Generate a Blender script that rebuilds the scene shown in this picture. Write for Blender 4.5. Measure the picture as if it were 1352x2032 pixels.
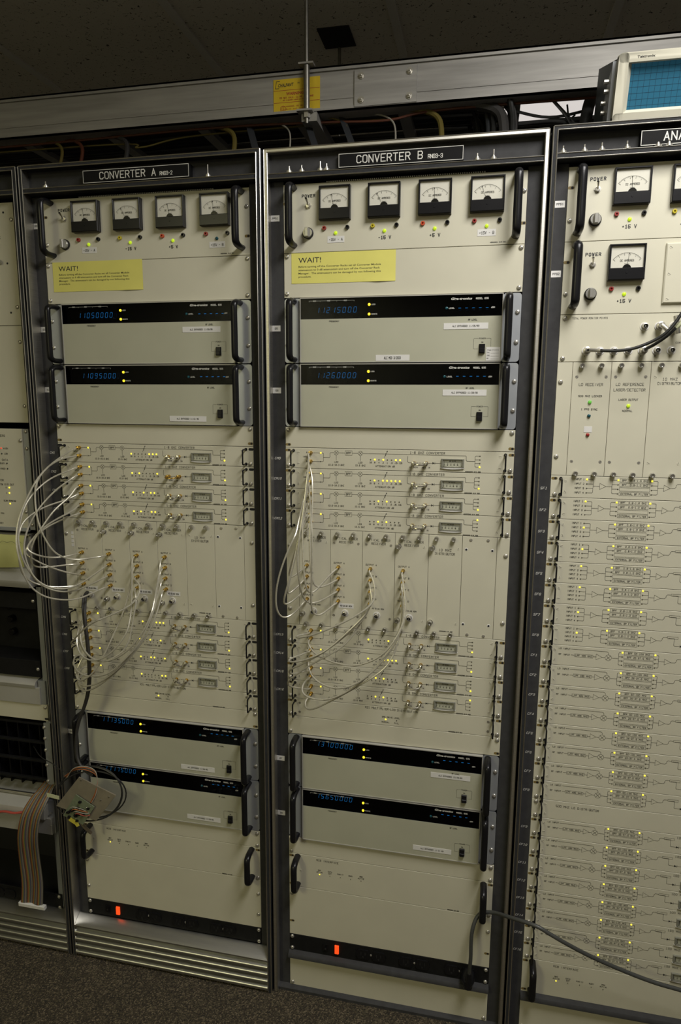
import bpy, bmesh, math, random
from mathutils import Vector, Matrix

for o in list(bpy.data.objects):
    bpy.data.objects.remove(o, do_unlink=True)
SC = bpy.context.scene
COL = SC.collection
random.seed(7)

U = 44.45            # one rack unit, mm
ZT = 1888.0          # height of the top edge of the uppermost panels, mm
RX = {'L': -1111.3, 'A': -555.7, 'B': 0.0, 'C': 555.5}

# ------------------------------------------------------------------ camera
yaw, pit, rol, fpx = 0.208505, -0.169387, 0.005354, 1318.93
cam_loc = Vector((0.41709, -1.39018, ZT / 1000 - 0.42786))
cy, sy, cp, sp, cr, sr = math.cos(yaw), math.sin(yaw), math.cos(pit), math.sin(pit), math.cos(rol), math.sin(rol)
fwd = Vector((-sy * cp, cy * cp, sp)); r0 = Vector((cy, sy, 0)); u0 = r0.cross(fwd)
rt = cr * r0 + sr * u0; upv = -sr * r0 + cr * u0
cd = bpy.data.cameras.new('camera')
cd.sensor_fit = 'VERTICAL'; cd.sensor_height = 36.0; cd.sensor_width = 24.0
cd.lens = fpx / 2032 * 36.0; cd.clip_start = 0.02; cd.clip_end = 50
cam = bpy.data.objects.new('camera', cd); COL.objects.link(cam)
m = Matrix((rt, upv, -fwd)).transposed().to_4x4(); m.translation = cam_loc
cam.matrix_world = m
SC.camera = cam

# ------------------------------------------------------------------ world, lights, exposure
w = bpy.data.worlds.new('world'); SC.world = w; w.use_nodes = True
w.node_tree.nodes['Background'].inputs[0].default_value = (0.95, 0.93, 0.72, 1)
w.node_tree.nodes['Background'].inputs[1].default_value = 0.02
def area(name, loc, sx, sy_, power, col=(1.0, 0.96, 0.80)):
    l = bpy.data.lights.new(name, 'AREA'); l.shape = 'RECTANGLE'; l.size = sx; l.size_y = sy_
    l.energy = power; l.color = col
    o = bpy.data.objects.new(name, l); COL.objects.link(o); o.location = loc
    return o
CEIL = ZT / 1000 + 0.64
area('ceiling_troffer_main', (0.85, -0.88, CEIL - 0.03), 0.50, 0.90, 34.0, (1.0, 0.972, 0.94))
area('fill_light_left', (-1.3, -3.35, CEIL - 0.03), 0.55, 1.1, 34.0, (1.0, 0.955, 0.55))  # unseen fill light, added and tinted to fit the left and lower panels
SC.view_settings.view_transform = 'Standard'; SC.view_settings.look = 'None'
SC.view_settings.exposure = 0.0; SC.view_settings.gamma = 1.0
SC.view_settings.use_curve_mapping = False

# ------------------------------------------------------------------ materials
MT = {}
def new_mat(name):
    mt = bpy.data.materials.new(name); mt.use_nodes = True
    nt = mt.node_tree; b = nt.nodes['Principled BSDF']
    MT[name] = mt
    return mt, nt, b
def pm(name, col, rough=0.5, metal=0.0, vary=0.0, vscale=40.0, bump=0.0, bscale=900.0, emit=None, estr=0.0, spec=None, stretch=None, coat=0.0):
    mt, nt, b = new_mat(name)
    c4 = (col[0], col[1], col[2], 1)
    b.inputs['Base Color'].default_value = c4
    b.inputs['Roughness'].default_value = rough; b.inputs['Metallic'].default_value = metal
    if spec is not None: b.inputs['Specular IOR Level'].default_value = spec
    if coat: b.inputs['Coat Weight'].default_value = coat
    if emit:
        b.inputs['Emission Color'].default_value = (emit[0], emit[1], emit[2], 1); b.inputs['Emission Strength'].default_value = estr
    if vary or bump:
        tc = nt.nodes.new('ShaderNodeTexCoord'); mp = nt.nodes.new('ShaderNodeMapping')
        if stretch: mp.inputs['Scale'].default_value = stretch
        nt.links.new(tc.outputs['Object'], mp.inputs[0])
    if vary:
        nz = nt.nodes.new('ShaderNodeTexNoise'); nz.inputs['Scale'].default_value = vscale; nz.inputs['Detail'].default_value = 5
        nt.links.new(mp.outputs[0], nz.inputs['Vector'])
        rp = nt.nodes.new('ShaderNodeValToRGB')
        rp.color_ramp.elements[0].position = 0.3; rp.color_ramp.elements[1].position = 0.7
        rp.color_ramp.elements[0].color = tuple(max(0, x * (1 - vary)) for x in col) + (1,)
        rp.color_ramp.elements[1].color = tuple(min(1, x * (1 + vary)) for x in col) + (1,)
        nt.links.new(nz.outputs['Fac'], rp.inputs[0]); nt.links.new(rp.outputs[0], b.inputs['Base Color'])
    if bump:
        n2 = nt.nodes.new('ShaderNodeTexNoise'); n2.inputs['Scale'].default_value = bscale; n2.inputs['Detail'].default_value = 2
        nt.links.new(mp.outputs[0], n2.inputs['Vector'])
        bp = nt.nodes.new('ShaderNodeBump'); bp.inputs['Strength'].default_value = bump; bp.inputs['Distance'].default_value = 0.0006
        nt.links.new(n2.outputs['Fac'], bp.inputs['Height']); nt.links.new(bp.outputs[0], b.inputs['Normal'])
    return mt
pm('cream', (0.565, 0.542, 0.425), 0.5, vary=0.035, vscale=9, bump=0.12, bscale=1400)
pm('putty', (0.415, 0.412, 0.312), 0.5, vary=0.04, vscale=9, bump=0.12, bscale=1400)
pm('charcoal', (0.030, 0.031, 0.033), 0.7, spec=0.12, vary=0.15, vscale=200, bump=0.3, bscale=1200)
pm('charcoal_strip', (0.045, 0.045, 0.046), 0.66, spec=0.14, vary=0.12, vscale=60, bump=0.2, bscale=1200)
pm('interior', (0.012, 0.012, 0.012), 0.8)
pm('trim', (0.72, 0.70, 0.64), 0.32, 1.0, vary=0.06, vscale=30)
pm('brushed', (0.66, 0.64, 0.585), 0.42, 1.0, vary=0.10, vscale=14, stretch=(1, 1, 60), bump=0.1, bscale=400)
pm('tray_metal', (0.30, 0.29, 0.265), 0.5, 0.30, vary=0.18, vscale=5, stretch=(1, 1, 14), bump=0.12, bscale=300)
pm('slat_metal', (0.60, 0.60, 0.58), 0.35, 1.0, vary=0.06, vscale=8, stretch=(1, 20, 20))
pm('flange', (0.40, 0.42, 0.44), 0.42, 0.5, vary=0.08, vscale=12, bump=0.1)
pm('chrome', (0.56, 0.55, 0.51), 0.22, 0.9)
pm('nickel', (0.58, 0.56, 0.50), 0.30, 0.75, vary=0.1, vscale=300)
pm('gold', (0.62, 0.44, 0.13), 0.32, 1.0, vary=0.15, vscale=300)
pm('black_plastic', (0.009, 0.009, 0.010), 0.28, spec=0.28)
pm('black_matte', (0.009, 0.009, 0.009), 0.6, spec=0.2, vary=0.2, vscale=80)
pm('black_gloss', (0.006, 0.006, 0.007), 0.12)
pm('ink', (0.03, 0.03, 0.028), 0.6)
pm('ink_soft', (0.10, 0.095, 0.08), 0.6)
pm('white_ink', (0.62, 0.61, 0.56), 0.6)
pm('plate_black', (0.008, 0.008, 0.008), 0.6, spec=0.1)
pm('white_label', (0.66, 0.65, 0.62), 0.6, vary=0.03, vscale=60)
pm('yellow_paper', (0.70, 0.655, 0.16), 0.7, vary=0.04, vscale=15)
pm('chart_paper', (0.50, 0.50, 0.20), 0.75, vary=0.08, vscale=20)
pm('meter_face', (0.84, 0.82, 0.77), 0.5)
pm('dial_face', (0.62, 0.62, 0.53), 0.5, vary=0.05, vscale=200)
pm('edge_bezel', (0.20, 0.20, 0.16), 0.25, coat=0.3)
pm('led_yellow', (0.5, 0.45, 0.02), 0.4, emit=(1.0, 0.80, 0.05), estr=1.7)
pm('led_amber', (0.5, 0.40, 0.02), 0.4, emit=(1.0, 0.74, 0.03), estr=1.3)
pm('led_green_lit', (0.35, 0.45, 0.02), 0.3, emit=(0.55, 0.80, 0.02), estr=0.62)
pm('led_green', (0.10, 0.32, 0.05), 0.25, emit=(0.20, 0.75, 0.08), estr=0.32)
pm('led_blue_off', (0.01, 0.07, 0.09), 0.2)
pm('led_off', (0.10, 0.095, 0.07), 0.4)
pm('jack_red', (0.30, 0.025, 0.02), 0.35)
pm('jack_orange', (0.55, 0.07, 0.02), 0.35)
pm('jack_yellow', (0.55, 0.46, 0.02), 0.35)
pm('digit_blue', (0.0, 0.02, 0.05), 0.5, emit=(0.03, 0.32, 0.66), estr=2.0)
pm('neon_red', (0.5, 0.03, 0.01), 0.3, emit=(1.0, 0.075, 0.01), estr=1.1)
pm('led_red', (0.5, 0.03, 0.02), 0.3, emit=(1.0, 0.08, 0.03), estr=0.7)
pm('cable_silver', (0.58, 0.555, 0.455), 0.32, 0.45, vary=0.12, vscale=300)
pm('semi_rigid', (0.72, 0.70, 0.62), 0.25, 1.0)
pm('brass', (0.50, 0.34, 0.10), 0.35, 1.0)
pm('cable_black', (0.018, 0.018, 0.017), 0.42, vary=0.2, vscale=100)
pm('cable_grey', (0.050, 0.052, 0.048), 0.42)
pm('cable_dark', (0.030, 0.028, 0.026), 0.6, vary=0.4, vscale=600)
pm('cable_yellow_shaded', (0.11, 0.085, 0.015), 0.6)  # yellow darkened: shade under the tray is put into the colour
pm('cable_orange_shaded', (0.085, 0.022, 0.008), 0.6)  # orange darkened to carry the shade below the tray
pm('cable_bluegrey', (0.018, 0.020, 0.022), 0.6)
pm('wire_orange', (0.40, 0.12, 0.03), 0.5)
pm('cable_red', (0.40, 0.06, 0.04), 0.5)
pm('cable_white', (0.30, 0.285, 0.235), 0.5)
pm('scope_bezel', (0.52, 0.50, 0.40), 0.45, vary=0.03, vscale=20)
pm('scope_body', (0.06, 0.078, 0.092), 0.5, bump=0.3, bscale=700)
pm('scope_screen', (0.020, 0.10, 0.16), 0.3, emit=(0.012, 0.10, 0.17), estr=0.28)  # faint glow added to brighten the unlit blue screen filter
pm('graticule', (0.004, 0.03, 0.06), 0.5)
pm('board_tan', (0.20, 0.175, 0.125), 0.6, vary=0.15, vscale=30)
pm('board_green', (0.16, 0.19, 0.12), 0.5, vary=0.2, vscale=120)
pm('sleeve_brown', (0.24, 0.20, 0.14), 0.6)
pm('tag_yellow', (0.60, 0.52, 0.06), 0.6)
pm('tag_pale', (0.50, 0.52, 0.33), 0.6)
pm('sticker_yellow', (0.60, 0.42, 0.015), 0.6, vary=0.06, vscale=25)
pm('sticker_red', (0.35, 0.05, 0.02), 0.6)
pm('rod_zinc', (0.26, 0.25, 0.22), 0.4, 0.9, vary=0.1, vscale=80)
pm('shelf_grey', (0.44, 0.43, 0.39), 0.45, 0.25, vary=0.05, vscale=12)
pm('grid_white', (0.82, 0.80, 0.74), 0.45)
pm('wall_paint', (0.72, 0.68, 0.66), 0.7, vary=0.03, vscale=4)
pm('amber_slot', (0.20, 0.145, 0.045), 0.5)
pm('toggle', (0.74, 0.72, 0.66), 0.18, 1.0)
pm('knob_grey', (0.42, 0.41, 0.37), 0.28, 0.6)

def glass(name, tint, refl, base=0.03):
    mt, nt, b = new_mat(name); nt.nodes.remove(b)
    out = nt.nodes['Material Output']
    tr = nt.nodes.new('ShaderNodeBsdfTransparent'); tr.inputs[0].default_value = (*tint, 1)
    gl = nt.nodes.new('ShaderNodeBsdfGlossy'); gl.inputs['Roughness'].default_value = 0.05
    gl.inputs[0].default_value = (1, 1, 1, 1)
    fr = nt.nodes.new('ShaderNodeLayerWeight'); fr.inputs[0].default_value = 0.5
    pw = nt.nodes.new('ShaderNodeMath'); pw.operation = 'POWER'; pw.inputs[1].default_value = 5.0
    ml = nt.nodes.new('ShaderNodeMath'); ml.operation = 'MULTIPLY_ADD'; ml.inputs[1].default_value = refl; ml.inputs[2].default_value = base
    nt.links.new(fr.outputs['Facing'], pw.inputs[0])
    mx = nt.nodes.new('ShaderNodeMixShader')
    nt.links.new(pw.outputs[0], ml.inputs[0]); nt.links.new(ml.outputs[0], mx.inputs[0])
    nt.links.new(tr.outputs[0], mx.inputs[1]); nt.links.new(gl.outputs[0], mx.inputs[2])
    nt.links.new(mx.outputs[0], out.inputs[0])
glass('glass_clear', (0.94, 0.94, 0.92), 0.8)
glass('glass_smoke', (0.45, 0.47, 0.52), 0.5, 0.012)

def carpet():
    mt, nt, b = new_mat('carpet'); b.inputs['Roughness'].default_value = 0.95
    tc = nt.nodes.new('ShaderNodeTexCoord')
    v = nt.nodes.new('ShaderNodeTexVoronoi'); v.inputs['Scale'].default_value = 330
    nt.links.new(tc.outputs['Object'], v.inputs['Vector'])
    n = nt.nodes.new('ShaderNodeTexNoise'); n.inputs['Scale'].default_value = 22; n.inputs['Detail'].default_value = 6
    nt.links.new(tc.outputs['Object'], n.inputs['Vector'])
    rp = nt.nodes.new('ShaderNodeValToRGB'); e = rp.color_ramp.elements
    e[0].position = 0.0; e[0].color = (0.030, 0.025, 0.016, 1); e[1].position = 1.0; e[1].color = (0.21, 0.165, 0.105, 1)
    x = rp.color_ramp.elements.new(0.35); x.color = (0.056, 0.042, 0.026, 1)
    x = rp.color_ramp.elements.new(0.7); x.color = (0.092, 0.075, 0.042, 1)
    sx = nt.nodes.new('ShaderNodeSeparateColor'); nt.links.new(v.outputs['Color'], sx.inputs[0])
    nt.links.new(sx.outputs[0], rp.inputs[0])
    mx = nt.nodes.new('ShaderNodeMix'); mx.data_type = 'RGBA'; mx.blend_type = 'MULTIPLY'; mx.inputs[0].default_value = 0.35
    nt.links.new(rp.outputs[0], mx.inputs[6]); nt.links.new(n.outputs['Fac'], mx.inputs[7])
    nt.links.new(mx.outputs[2], b.inputs['Base Color'])
    bp = nt.nodes.new('ShaderNodeBump'); bp.inputs['Strength'].default_value = 0.9; bp.inputs['Distance'].default_value = 0.004
    nt.links.new(v.outputs['Distance'], bp.inputs['Height']); nt.links.new(bp.outputs[0], b.inputs['Normal'])
carpet()
def ceiling_mat():
    mt, nt, b = new_mat('ceiling_tile'); b.inputs['Roughness'].default_value = 0.9
    tc = nt.nodes.new('ShaderNodeTexCoord')
    n = nt.nodes.new('ShaderNodeTexNoise'); n.inputs['Scale'].default_value = 95; n.inputs['Detail'].default_value = 2; n.inputs['Distortion'].default_value = 1.2
    nt.links.new(tc.outputs['Object'], n.inputs['Vector'])
    rp = nt.nodes.new('ShaderNodeValToRGB'); e = rp.color_ramp.elements
    e[0].position = 0.30; e[0].color = (0.10, 0.09, 0.08, 1); e[1].position = 0.37; e[1].color = (0.84, 0.80, 0.70, 1)
    nt.links.new(n.outputs['Fac'], rp.inputs[0]); nt.links.new(rp.outputs[0], b.inputs['Base Color'])
    bp = nt.nodes.new('ShaderNodeBump'); bp.inputs['Strength'].default_value = 0.6; bp.inputs['Distance'].default_value = 0.003
    nt.links.new(rp.outputs[0], bp.inputs['Height']); nt.links.new(bp.outputs[0], b.inputs['Normal'])
ceiling_mat()
def attr_mat(name):
    mt, nt, b = new_mat(name); b.inputs['Roughness'].default_value = 0.5
    a = nt.nodes.new('ShaderNodeAttribute'); a.attribute_name = 'wire'
    nt.links.new(a.outputs['Color'], b.inputs['Base Color'])
attr_mat('ribbon')

# ------------------------------------------------------------------ stroke font
GL = {}
for k, s in {
 'A': '00 26 40;12 32', 'B': '00 06 36 45 44 33 03;33 42 41 30 00', 'C': '45 36 16 05 01 10 30 41', 'D': '00 06 26 45 41 20 00',
 'E': '46 06 00 40;03 33', 'F': '46 06 00;03 33', 'G': '45 36 16 05 01 10 30 41 43 23', 'H': '00 06;40 46;03 43', 'I': '20 26',
 'J': '46 41 30 10 01', 'K': '00 06;46 02;13 40', 'L': '06 00 40', 'M': '00 06 23 46 40', 'N': '00 06 40 46', 'O': '10 01 05 16 36 45 41 30 10',
 'P': '00 06 36 45 44 33 03', 'Q': '10 01 05 16 36 45 41 30 10;22 40', 'R': '00 06 36 45 44 33 03;23 40', 'S': '01 10 30 41 42 33 13 04 05 16 36 45',
 'T': '06 46;26 20', 'U': '06 01 10 30 41 46', 'V': '06 20 46', 'W': '06 10 24 30 46', 'X': '00 46;06 40', 'Y': '06 23 46;23 20', 'Z': '06 46 00 40',
 '0': '10 01 05 16 36 45 41 30 10', '1': '15 26 20;10 30', '2': '05 16 36 45 44 00 40', '3': '05 16 36 45 44 33 13;33 42 41 30 10 01',
 '4': '30 36 02 42', '5': '46 06 03 33 42 41 30 10 01', '6': '45 36 16 05 01 10 30 41 42 33 03', '7': '06 46 10', '8': '13 04 05 16 36 45 44 33 13 02 01 10 30 41 42 33',
 '9': '01 10 30 41 45 36 16 05 04 13 43', '-': '13 33', '+': '13 33;22 24', '.': '20 21', '/': '00 46', '!': '26 22;20 20', ':': '21 21;24 24', "'": '25 26', '#': '10 16;30 36;02 42;04 44',
 'd': '46 40;43 34 14 03 01 10 30 41', ',': '20 1'}.items():
    GL[k] = [[(int(p[0]), int(p[-1])) for p in q.split()] for q in s.split(';')]

class MB:
    """collects geometry in mm: x right, y away from the viewer, d downwards (z = -d)"""
    def __init__(s): s.v = []; s.f = []; s.k = 0
    def add(s, vs, fs):
        n = len(s.v); s.v += vs; s.f += [tuple(i + n for i in f) for f in fs]; return s
    def box(s, x0, x1, y0, y1, d0, d1, c=0.0):
        if c <= 0:
            vs = [(x, y, -d) for y in (y0, y1) for d in (d0, d1) for x in (x0, x1)]
            return s.add(vs, [(0, 1, 3, 2), (4, 6, 7, 5), (0, 4, 5, 1), (2, 3, 7, 6), (0, 2, 6, 4), (1, 5, 7, 3)])
        fr = [(x0 + c, y0, -d0 - c), (x1 - c, y0, -d0 - c), (x1 - c, y0, -d1 + c), (x0 + c, y0, -d1 + c)]
        md = [(x0, y0 + c, -d0), (x1, y0 + c, -d0), (x1, y0 + c, -d1), (x0, y0 + c, -d1)]
        bk = [(x0, y1, -d0), (x1, y1, -d0), (x1, y1, -d1), (x0, y1, -d1)]
        fs = [(0, 1, 2, 3), (11, 10, 9, 8)]
        for i in range(4):
            j = (i + 1) % 4
            fs += [(i, 4 + i, 4 + j, j), (4 + i, 8 + i, 8 + j, 4 + j)]
        return s.add(fr + md + bk, fs)
    def prism(s, pts, y0, y1):
        n = len(pts)
        vs = [(x, y0, -d) for x, d in pts] + [(x, y1, -d) for x, d in pts]
        fs = [tuple(range(n)), tuple(range(2 * n - 1, n - 1, -1))] + [(i, n + i, n + (i + 1) % n, (i + 1) % n) for i in range(n)]
        return s.add(vs, fs)
    def rrect(s, x0, x1, d0, d1, r, y0, y1, seg=4):
        return s.prism(rr(x0, x1, d0, d1, r, seg), y0, y1)
    def lathe(s, cx, cd_, prof, n=14):
        vs = []; fs = []
        for r, h in prof:
            for i in range(n):
                a = 2 * math.pi * i / n; vs.append((cx + r * math.cos(a), -h, -cd_ + r * math.sin(a)))
        for k in range(len(prof) - 1):
            for i in range(n):
                j = (i + 1) % n; fs.append((k * n + i, k * n + j, (k + 1) * n + j, (k + 1) * n + i))
        fs.append(tuple(range((len(prof) - 1) * n, len(prof) * n)))
        return s.add(vs, fs)
    def tube(s, pts, r, n=8, caps=True, flat=None):
        P = [Vector(p) for p in pts]; T = []
        for i in range(len(P)):
            t = (P[min(i + 1, len(P) - 1)] - P[max(i - 1, 0)]); T.append(t.normalized())
        ref = Vector((0, 0, 1)) if abs(T[0].z) < 0.9 else Vector((1, 0, 0))
        nn = T[0].cross(ref).normalized(); vs = []; fs = []
        for i, p in enumerate(P):
            nn = (nn - T[i] * nn.dot(T[i])).normalized(); bb = T[i].cross(nn)
            rad = r[i] if isinstance(r, (list, tuple)) else r
            for k in range(n):
                a = 2 * math.pi * k / n; vs.append(tuple(p + nn * rad * math.cos(a) + bb * rad * math.sin(a) * (flat or 1.0)))
        for i in range(len(P) - 1):
            for k in range(n):
                j = (k + 1) % n; fs.append((i * n + k, i * n + j, (i + 1) * n + j, (i + 1) * n + k))
        if caps: fs += [tuple(range(n)), tuple(range((len(P) - 1) * n, len(P) * n))]
        return s.add(vs, fs)
    def seg(s, a, b, w, y=-0.25):
        s.k += 1; y = y - 0.02 * (s.k % 7)
        dx, dd = b[0] - a[0], b[1] - a[1]; L = math.hypot(dx, dd)
        if L < 1e-6: dx, dd, L = 1, 0, 1
        ux, ud = dx / L * w / 2, dd / L * w / 2
        q = [(a[0] - ux - ud, a[1] - ud + ux), (b[0] + ux - ud, b[1] + ud + ux), (b[0] + ux + ud, b[1] + ud - ux), (a[0] - ux + ud, a[1] - ud - ux)]
        return s.add([(x, y, -d) for x, d in q], [(0, 1, 2, 3)])
    def line(s, pts, w=0.62, y=-0.25, closed=False):
        for a, b in zip(pts, pts[1:] + ([pts[0]] if closed else [])): s.seg(a, b, w, y)
        return s
    def rect(s, x0, x1, d0, d1, w=0.45, y=-0.25): return s.line([(x0, d0), (x1, d0), (x1, d1), (x0, d1)], w, y, True)
    def fill(s, pts, y=-0.25): return s.add([(x, y, -d) for x, d in pts], [tuple(range(len(pts)))])
    def circ(s, cx, c, r, w=0.45, y=-0.25, n=20, a0=0, a1=360):
        full = abs(a1 - a0) >= 360
        k = n if full else n + 1
        pts = [(cx + r * math.cos(math.radians(a0 + (a1 - a0) * i / n)), c - r * math.sin(math.radians(a0 + (a1 - a0) * i / n))) for i in range(k)]
        return s.line(pts, w, y, full)
    def disc(s, cx, c, r, y=-0.25, n=12): return s.fill([(cx + r * math.cos(2 * math.pi * i / n), c + r * math.sin(2 * math.pi * i / n)) for i in range(n)], y)
    def dome(s, cx, c, r, h, n=10): return s.lathe(cx, c, [(r, 0), (r, h * 0.5), (r * 0.75, h * 0.85), (r * 0.3, h)], n)
    def text(s, t, x, d, h, al='c', w=None, width=None, shear=0.0, y=-0.25, adv=0.95, cw=0.62, rot=0.0):
        """d is the vertical centre of the letters"""
        w = (w or h * 0.13) * 1.2; n = len(t)
        if width: a = (width - h * cw) / max(1, n - 1); cwid = min(h * cw, a * 0.78)
        else: a = h * adv; cwid = h * cw
        tot = a * (n - 1) + cwid
        x0 = x - (tot / 2 if al == 'c' else tot if al == 'r' else 0)
        ca, sa = math.cos(rot), math.sin(rot)
        for i, ch in enumerate(t):
            if ch == ' ': continue
            for pl in GL.get(ch, GL.get(ch.upper(), [])):
                q = []
                for gx, gy in pl:
                    px = x0 + i * a + gx / 4 * cwid + shear * (gy / 6 - 0.5) * h; pd = d + h / 2 - gy / 6 * h
                    if rot: px, pd = x + (px - x) * ca - (pd - d) * sa, d + (px - x) * sa + (pd - d) * ca
                    q.append((px, pd))
                s.line(q, w, y)
        return s
    def font(s, t, x, d, size, al='l', bold=0.0, shear=0.0, y=-0.3, width=None):
        """proportional sans lettering, d = baseline"""
        cu = bpy.data.curves.new('t', 'FONT'); cu.body = t; cu.size = 1.0; cu.offset = bold; cu.shear = shear; cu.resolution_u = 2; cu.fill_mode = 'FRONT'
        ob = bpy.data.objects.new('t', cu); COL.objects.link(ob)
        dg = bpy.context.evaluated_depsgraph_get(); me = bpy.data.meshes.new_from_object(ob.evaluated_get(dg))
        vs = [tuple(v.co) for v in me.vertices]; fs = [tuple(p.vertices) for p in me.polygons]
        bpy.data.objects.remove(ob); bpy.data.curves.remove(cu); bpy.data.meshes.remove(me)
        if not vs: return s
        mnx = min(v[0] for v in vs); mxx = max(v[0] for v in vs); sx = size
        if width: sx = width / (mxx - mnx)
        off = x - (mnx * sx if al == 'l' else (mnx + mxx) / 2 * sx)
        return s.add([(off + v[0] * sx, y, -d + v[1] * size) for v in vs], fs)

def rr(x0, x1, d0, d1, r, seg=4):
    pts = []
    for cx, c, a0 in ((x1 - r, d0 + r, 0), (x0 + r, d0 + r, 90), (x0 + r, d1 - r, 180), (x1 - r, d1 - r, 270)):
        for i in range(seg + 1):
            a = math.radians(a0 + 90 * i / seg); pts.append((cx + r * math.cos(a), c - r * math.sin(a)))
    return pts
def spline(P, k=6):
    P = [Vector(p) for p in P]; Q = [P[0] * 2 - P[1]] + P + [P[-1] * 2 - P[-2]]; out = []
    for i in range(1, len(Q) - 2):
        a, b, c, d = Q[i - 1], Q[i], Q[i + 1], Q[i + 2]
        for j in range(k):
            t = j / k
            out.append(0.5 * ((2 * b) + (c - a) * t + (2 * a - 5 * b + 4 * c - d) * t * t + (3 * b - a - 3 * c + d) * t ** 3))
    out.append(P[-1]); return [tuple(p) for p in out]
def bspl(P, k=5):
    """smoothing cubic B-spline through repeated end points"""
    P = [Vector(p) for p in P]; Q = [P[0], P[0]] + P + [P[-1], P[-1]]; out = []
    for i in range(len(Q) - 3):
        a, b, c, d = Q[i:i + 4]
        for j in range(k):
            t = j / k
            out.append((a * (1 - t) ** 3 + b * (3 * t ** 3 - 6 * t * t + 4) + c * (-3 * t ** 3 + 3 * t * t + 3 * t + 1) + d * t ** 3) / 6)
    out.append(P[-1]); return [tuple(p) for p in out]

MESH = {}
def mesh_of(key, fn, mat, smooth):
    if key is not None and key in MESH: return MESH[key]
    b = MB(); fn(b)
    me = bpy.data.meshes.new(str(key) if key is not None else 'mesh')
    me.from_pydata([(x * 0.001, y * 0.001, z * 0.001) for x, y, z in b.v], [], b.f)
    me.materials.append(MT[mat])
    if smooth:
        bm = bmesh.new(); bm.from_mesh(me)
        bmesh.ops.remove_doubles(bm, verts=bm.verts, dist=1e-7)
        bmesh.ops.recalc_face_normals(bm, faces=bm.faces)
        bm.to_mesh(me); bm.free()
        me.shade_smooth(); me.set_sharp_from_angle(angle=0.7)
    me.update()
    if key is not None: MESH[key] = me
    return me
def part(name, fn, mat, parent, key=None, x=0, d=0, y=0, smooth=True, label=None):
    me = mesh_of((key, mat) if key is not None else None, fn, mat, smooth)
    o = bpy.data.objects.new(name, me); COL.objects.link(o)
    o.parent = parent; o.location = (x * 0.001, y * 0.001, -d * 0.001)
    if label: o['label'] = label
    return o
def tag(o, label, cat, group=None):
    o['label'] = label; o['category'] = cat
    if group: o['group'] = group
    return o
def thing(name, label, cat, x=0, d=0, y=0, group=None):
    """an Empty; x, d in mm in the rack frame (d below the top of the top panels)"""
    o = bpy.data.objects.new(name, None); COL.objects.link(o); o.empty_display_size = 0.02
    o.location = (x * 0.001, y * 0.001, (ZT - d) * 0.001)
    return tag(o, label, cat, group)
def solo(name, fn, mat, label, cat, x=0, d=0, y=0, group=None, smooth=True):
    o = part(name, fn, mat, None, smooth=smooth); o.location = (x * 0.001, y * 0.001, (ZT - d) * 0.001)
    return tag(o, label, cat, group)
def struct(name, fn, mat, parent=None, smooth=False):
    o = part(name, fn, mat, parent, smooth=smooth)
    if parent is None: o['kind'] = 'structure'; o.location = (0, 0, ZT * 0.001)
    return o

# ------------------------------------------------------------------ the room
struct('floor', lambda b: b.box(-4200, 4200, -4200, 3400, 1888, 1930), 'carpet')
struct('wall_front', lambda b: b.box(-4200, 4200, -4300, -4200, -700, 1888), 'wall_paint')
struct('wall_left', lambda b: b.box(-4300, -4200, -4200, 3400, -700, 1888), 'wall_paint')
struct('wall_right', lambda b: b.box(4200, 4300, -4200, 3400, -700, 1888), 'wall_paint')
struct('wall_back', lambda b: b.box(-4200, 4200, 3400, 3500, -700, 1888), 'wall_paint')
ceil = struct('ceiling', lambda b: b.box(-4200, 4200, -4200, 3400, -720, -662), 'interior')
GX0, GY0, TW, TL = 735.0, 150.0, 610.0, 1220.0
for i in range(-5, 4):
    for j in range(-3, 3):
        x0 = GX0 + i * TW; y0 = GY0 + j * TL
        t = part('ceiling_tile', lambda b: b.box(6, TW - 6, 6, TL - 6, -12, 0), 'ceiling_tile', ceil, key='ctile', x=x0, y=y0, d=-641, smooth=False)
for i in range(-5, 5):
    part('grid_bar', lambda b: b.box(-12, 12, -3230, 2990, -8, 4), 'grid_white', ceil, key='gbar', x=GX0 + i * TW, y=400, d=-640, smooth=False)
for j in range(-3, 4):
    part('cross_bar', lambda b: b.box(-3400, 3400, -12, 12, -8, 4), 'grid_white', ceil, key='xbar', x=200, y=GY0 + j * TL, d=-639.6, smooth=False)

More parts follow.
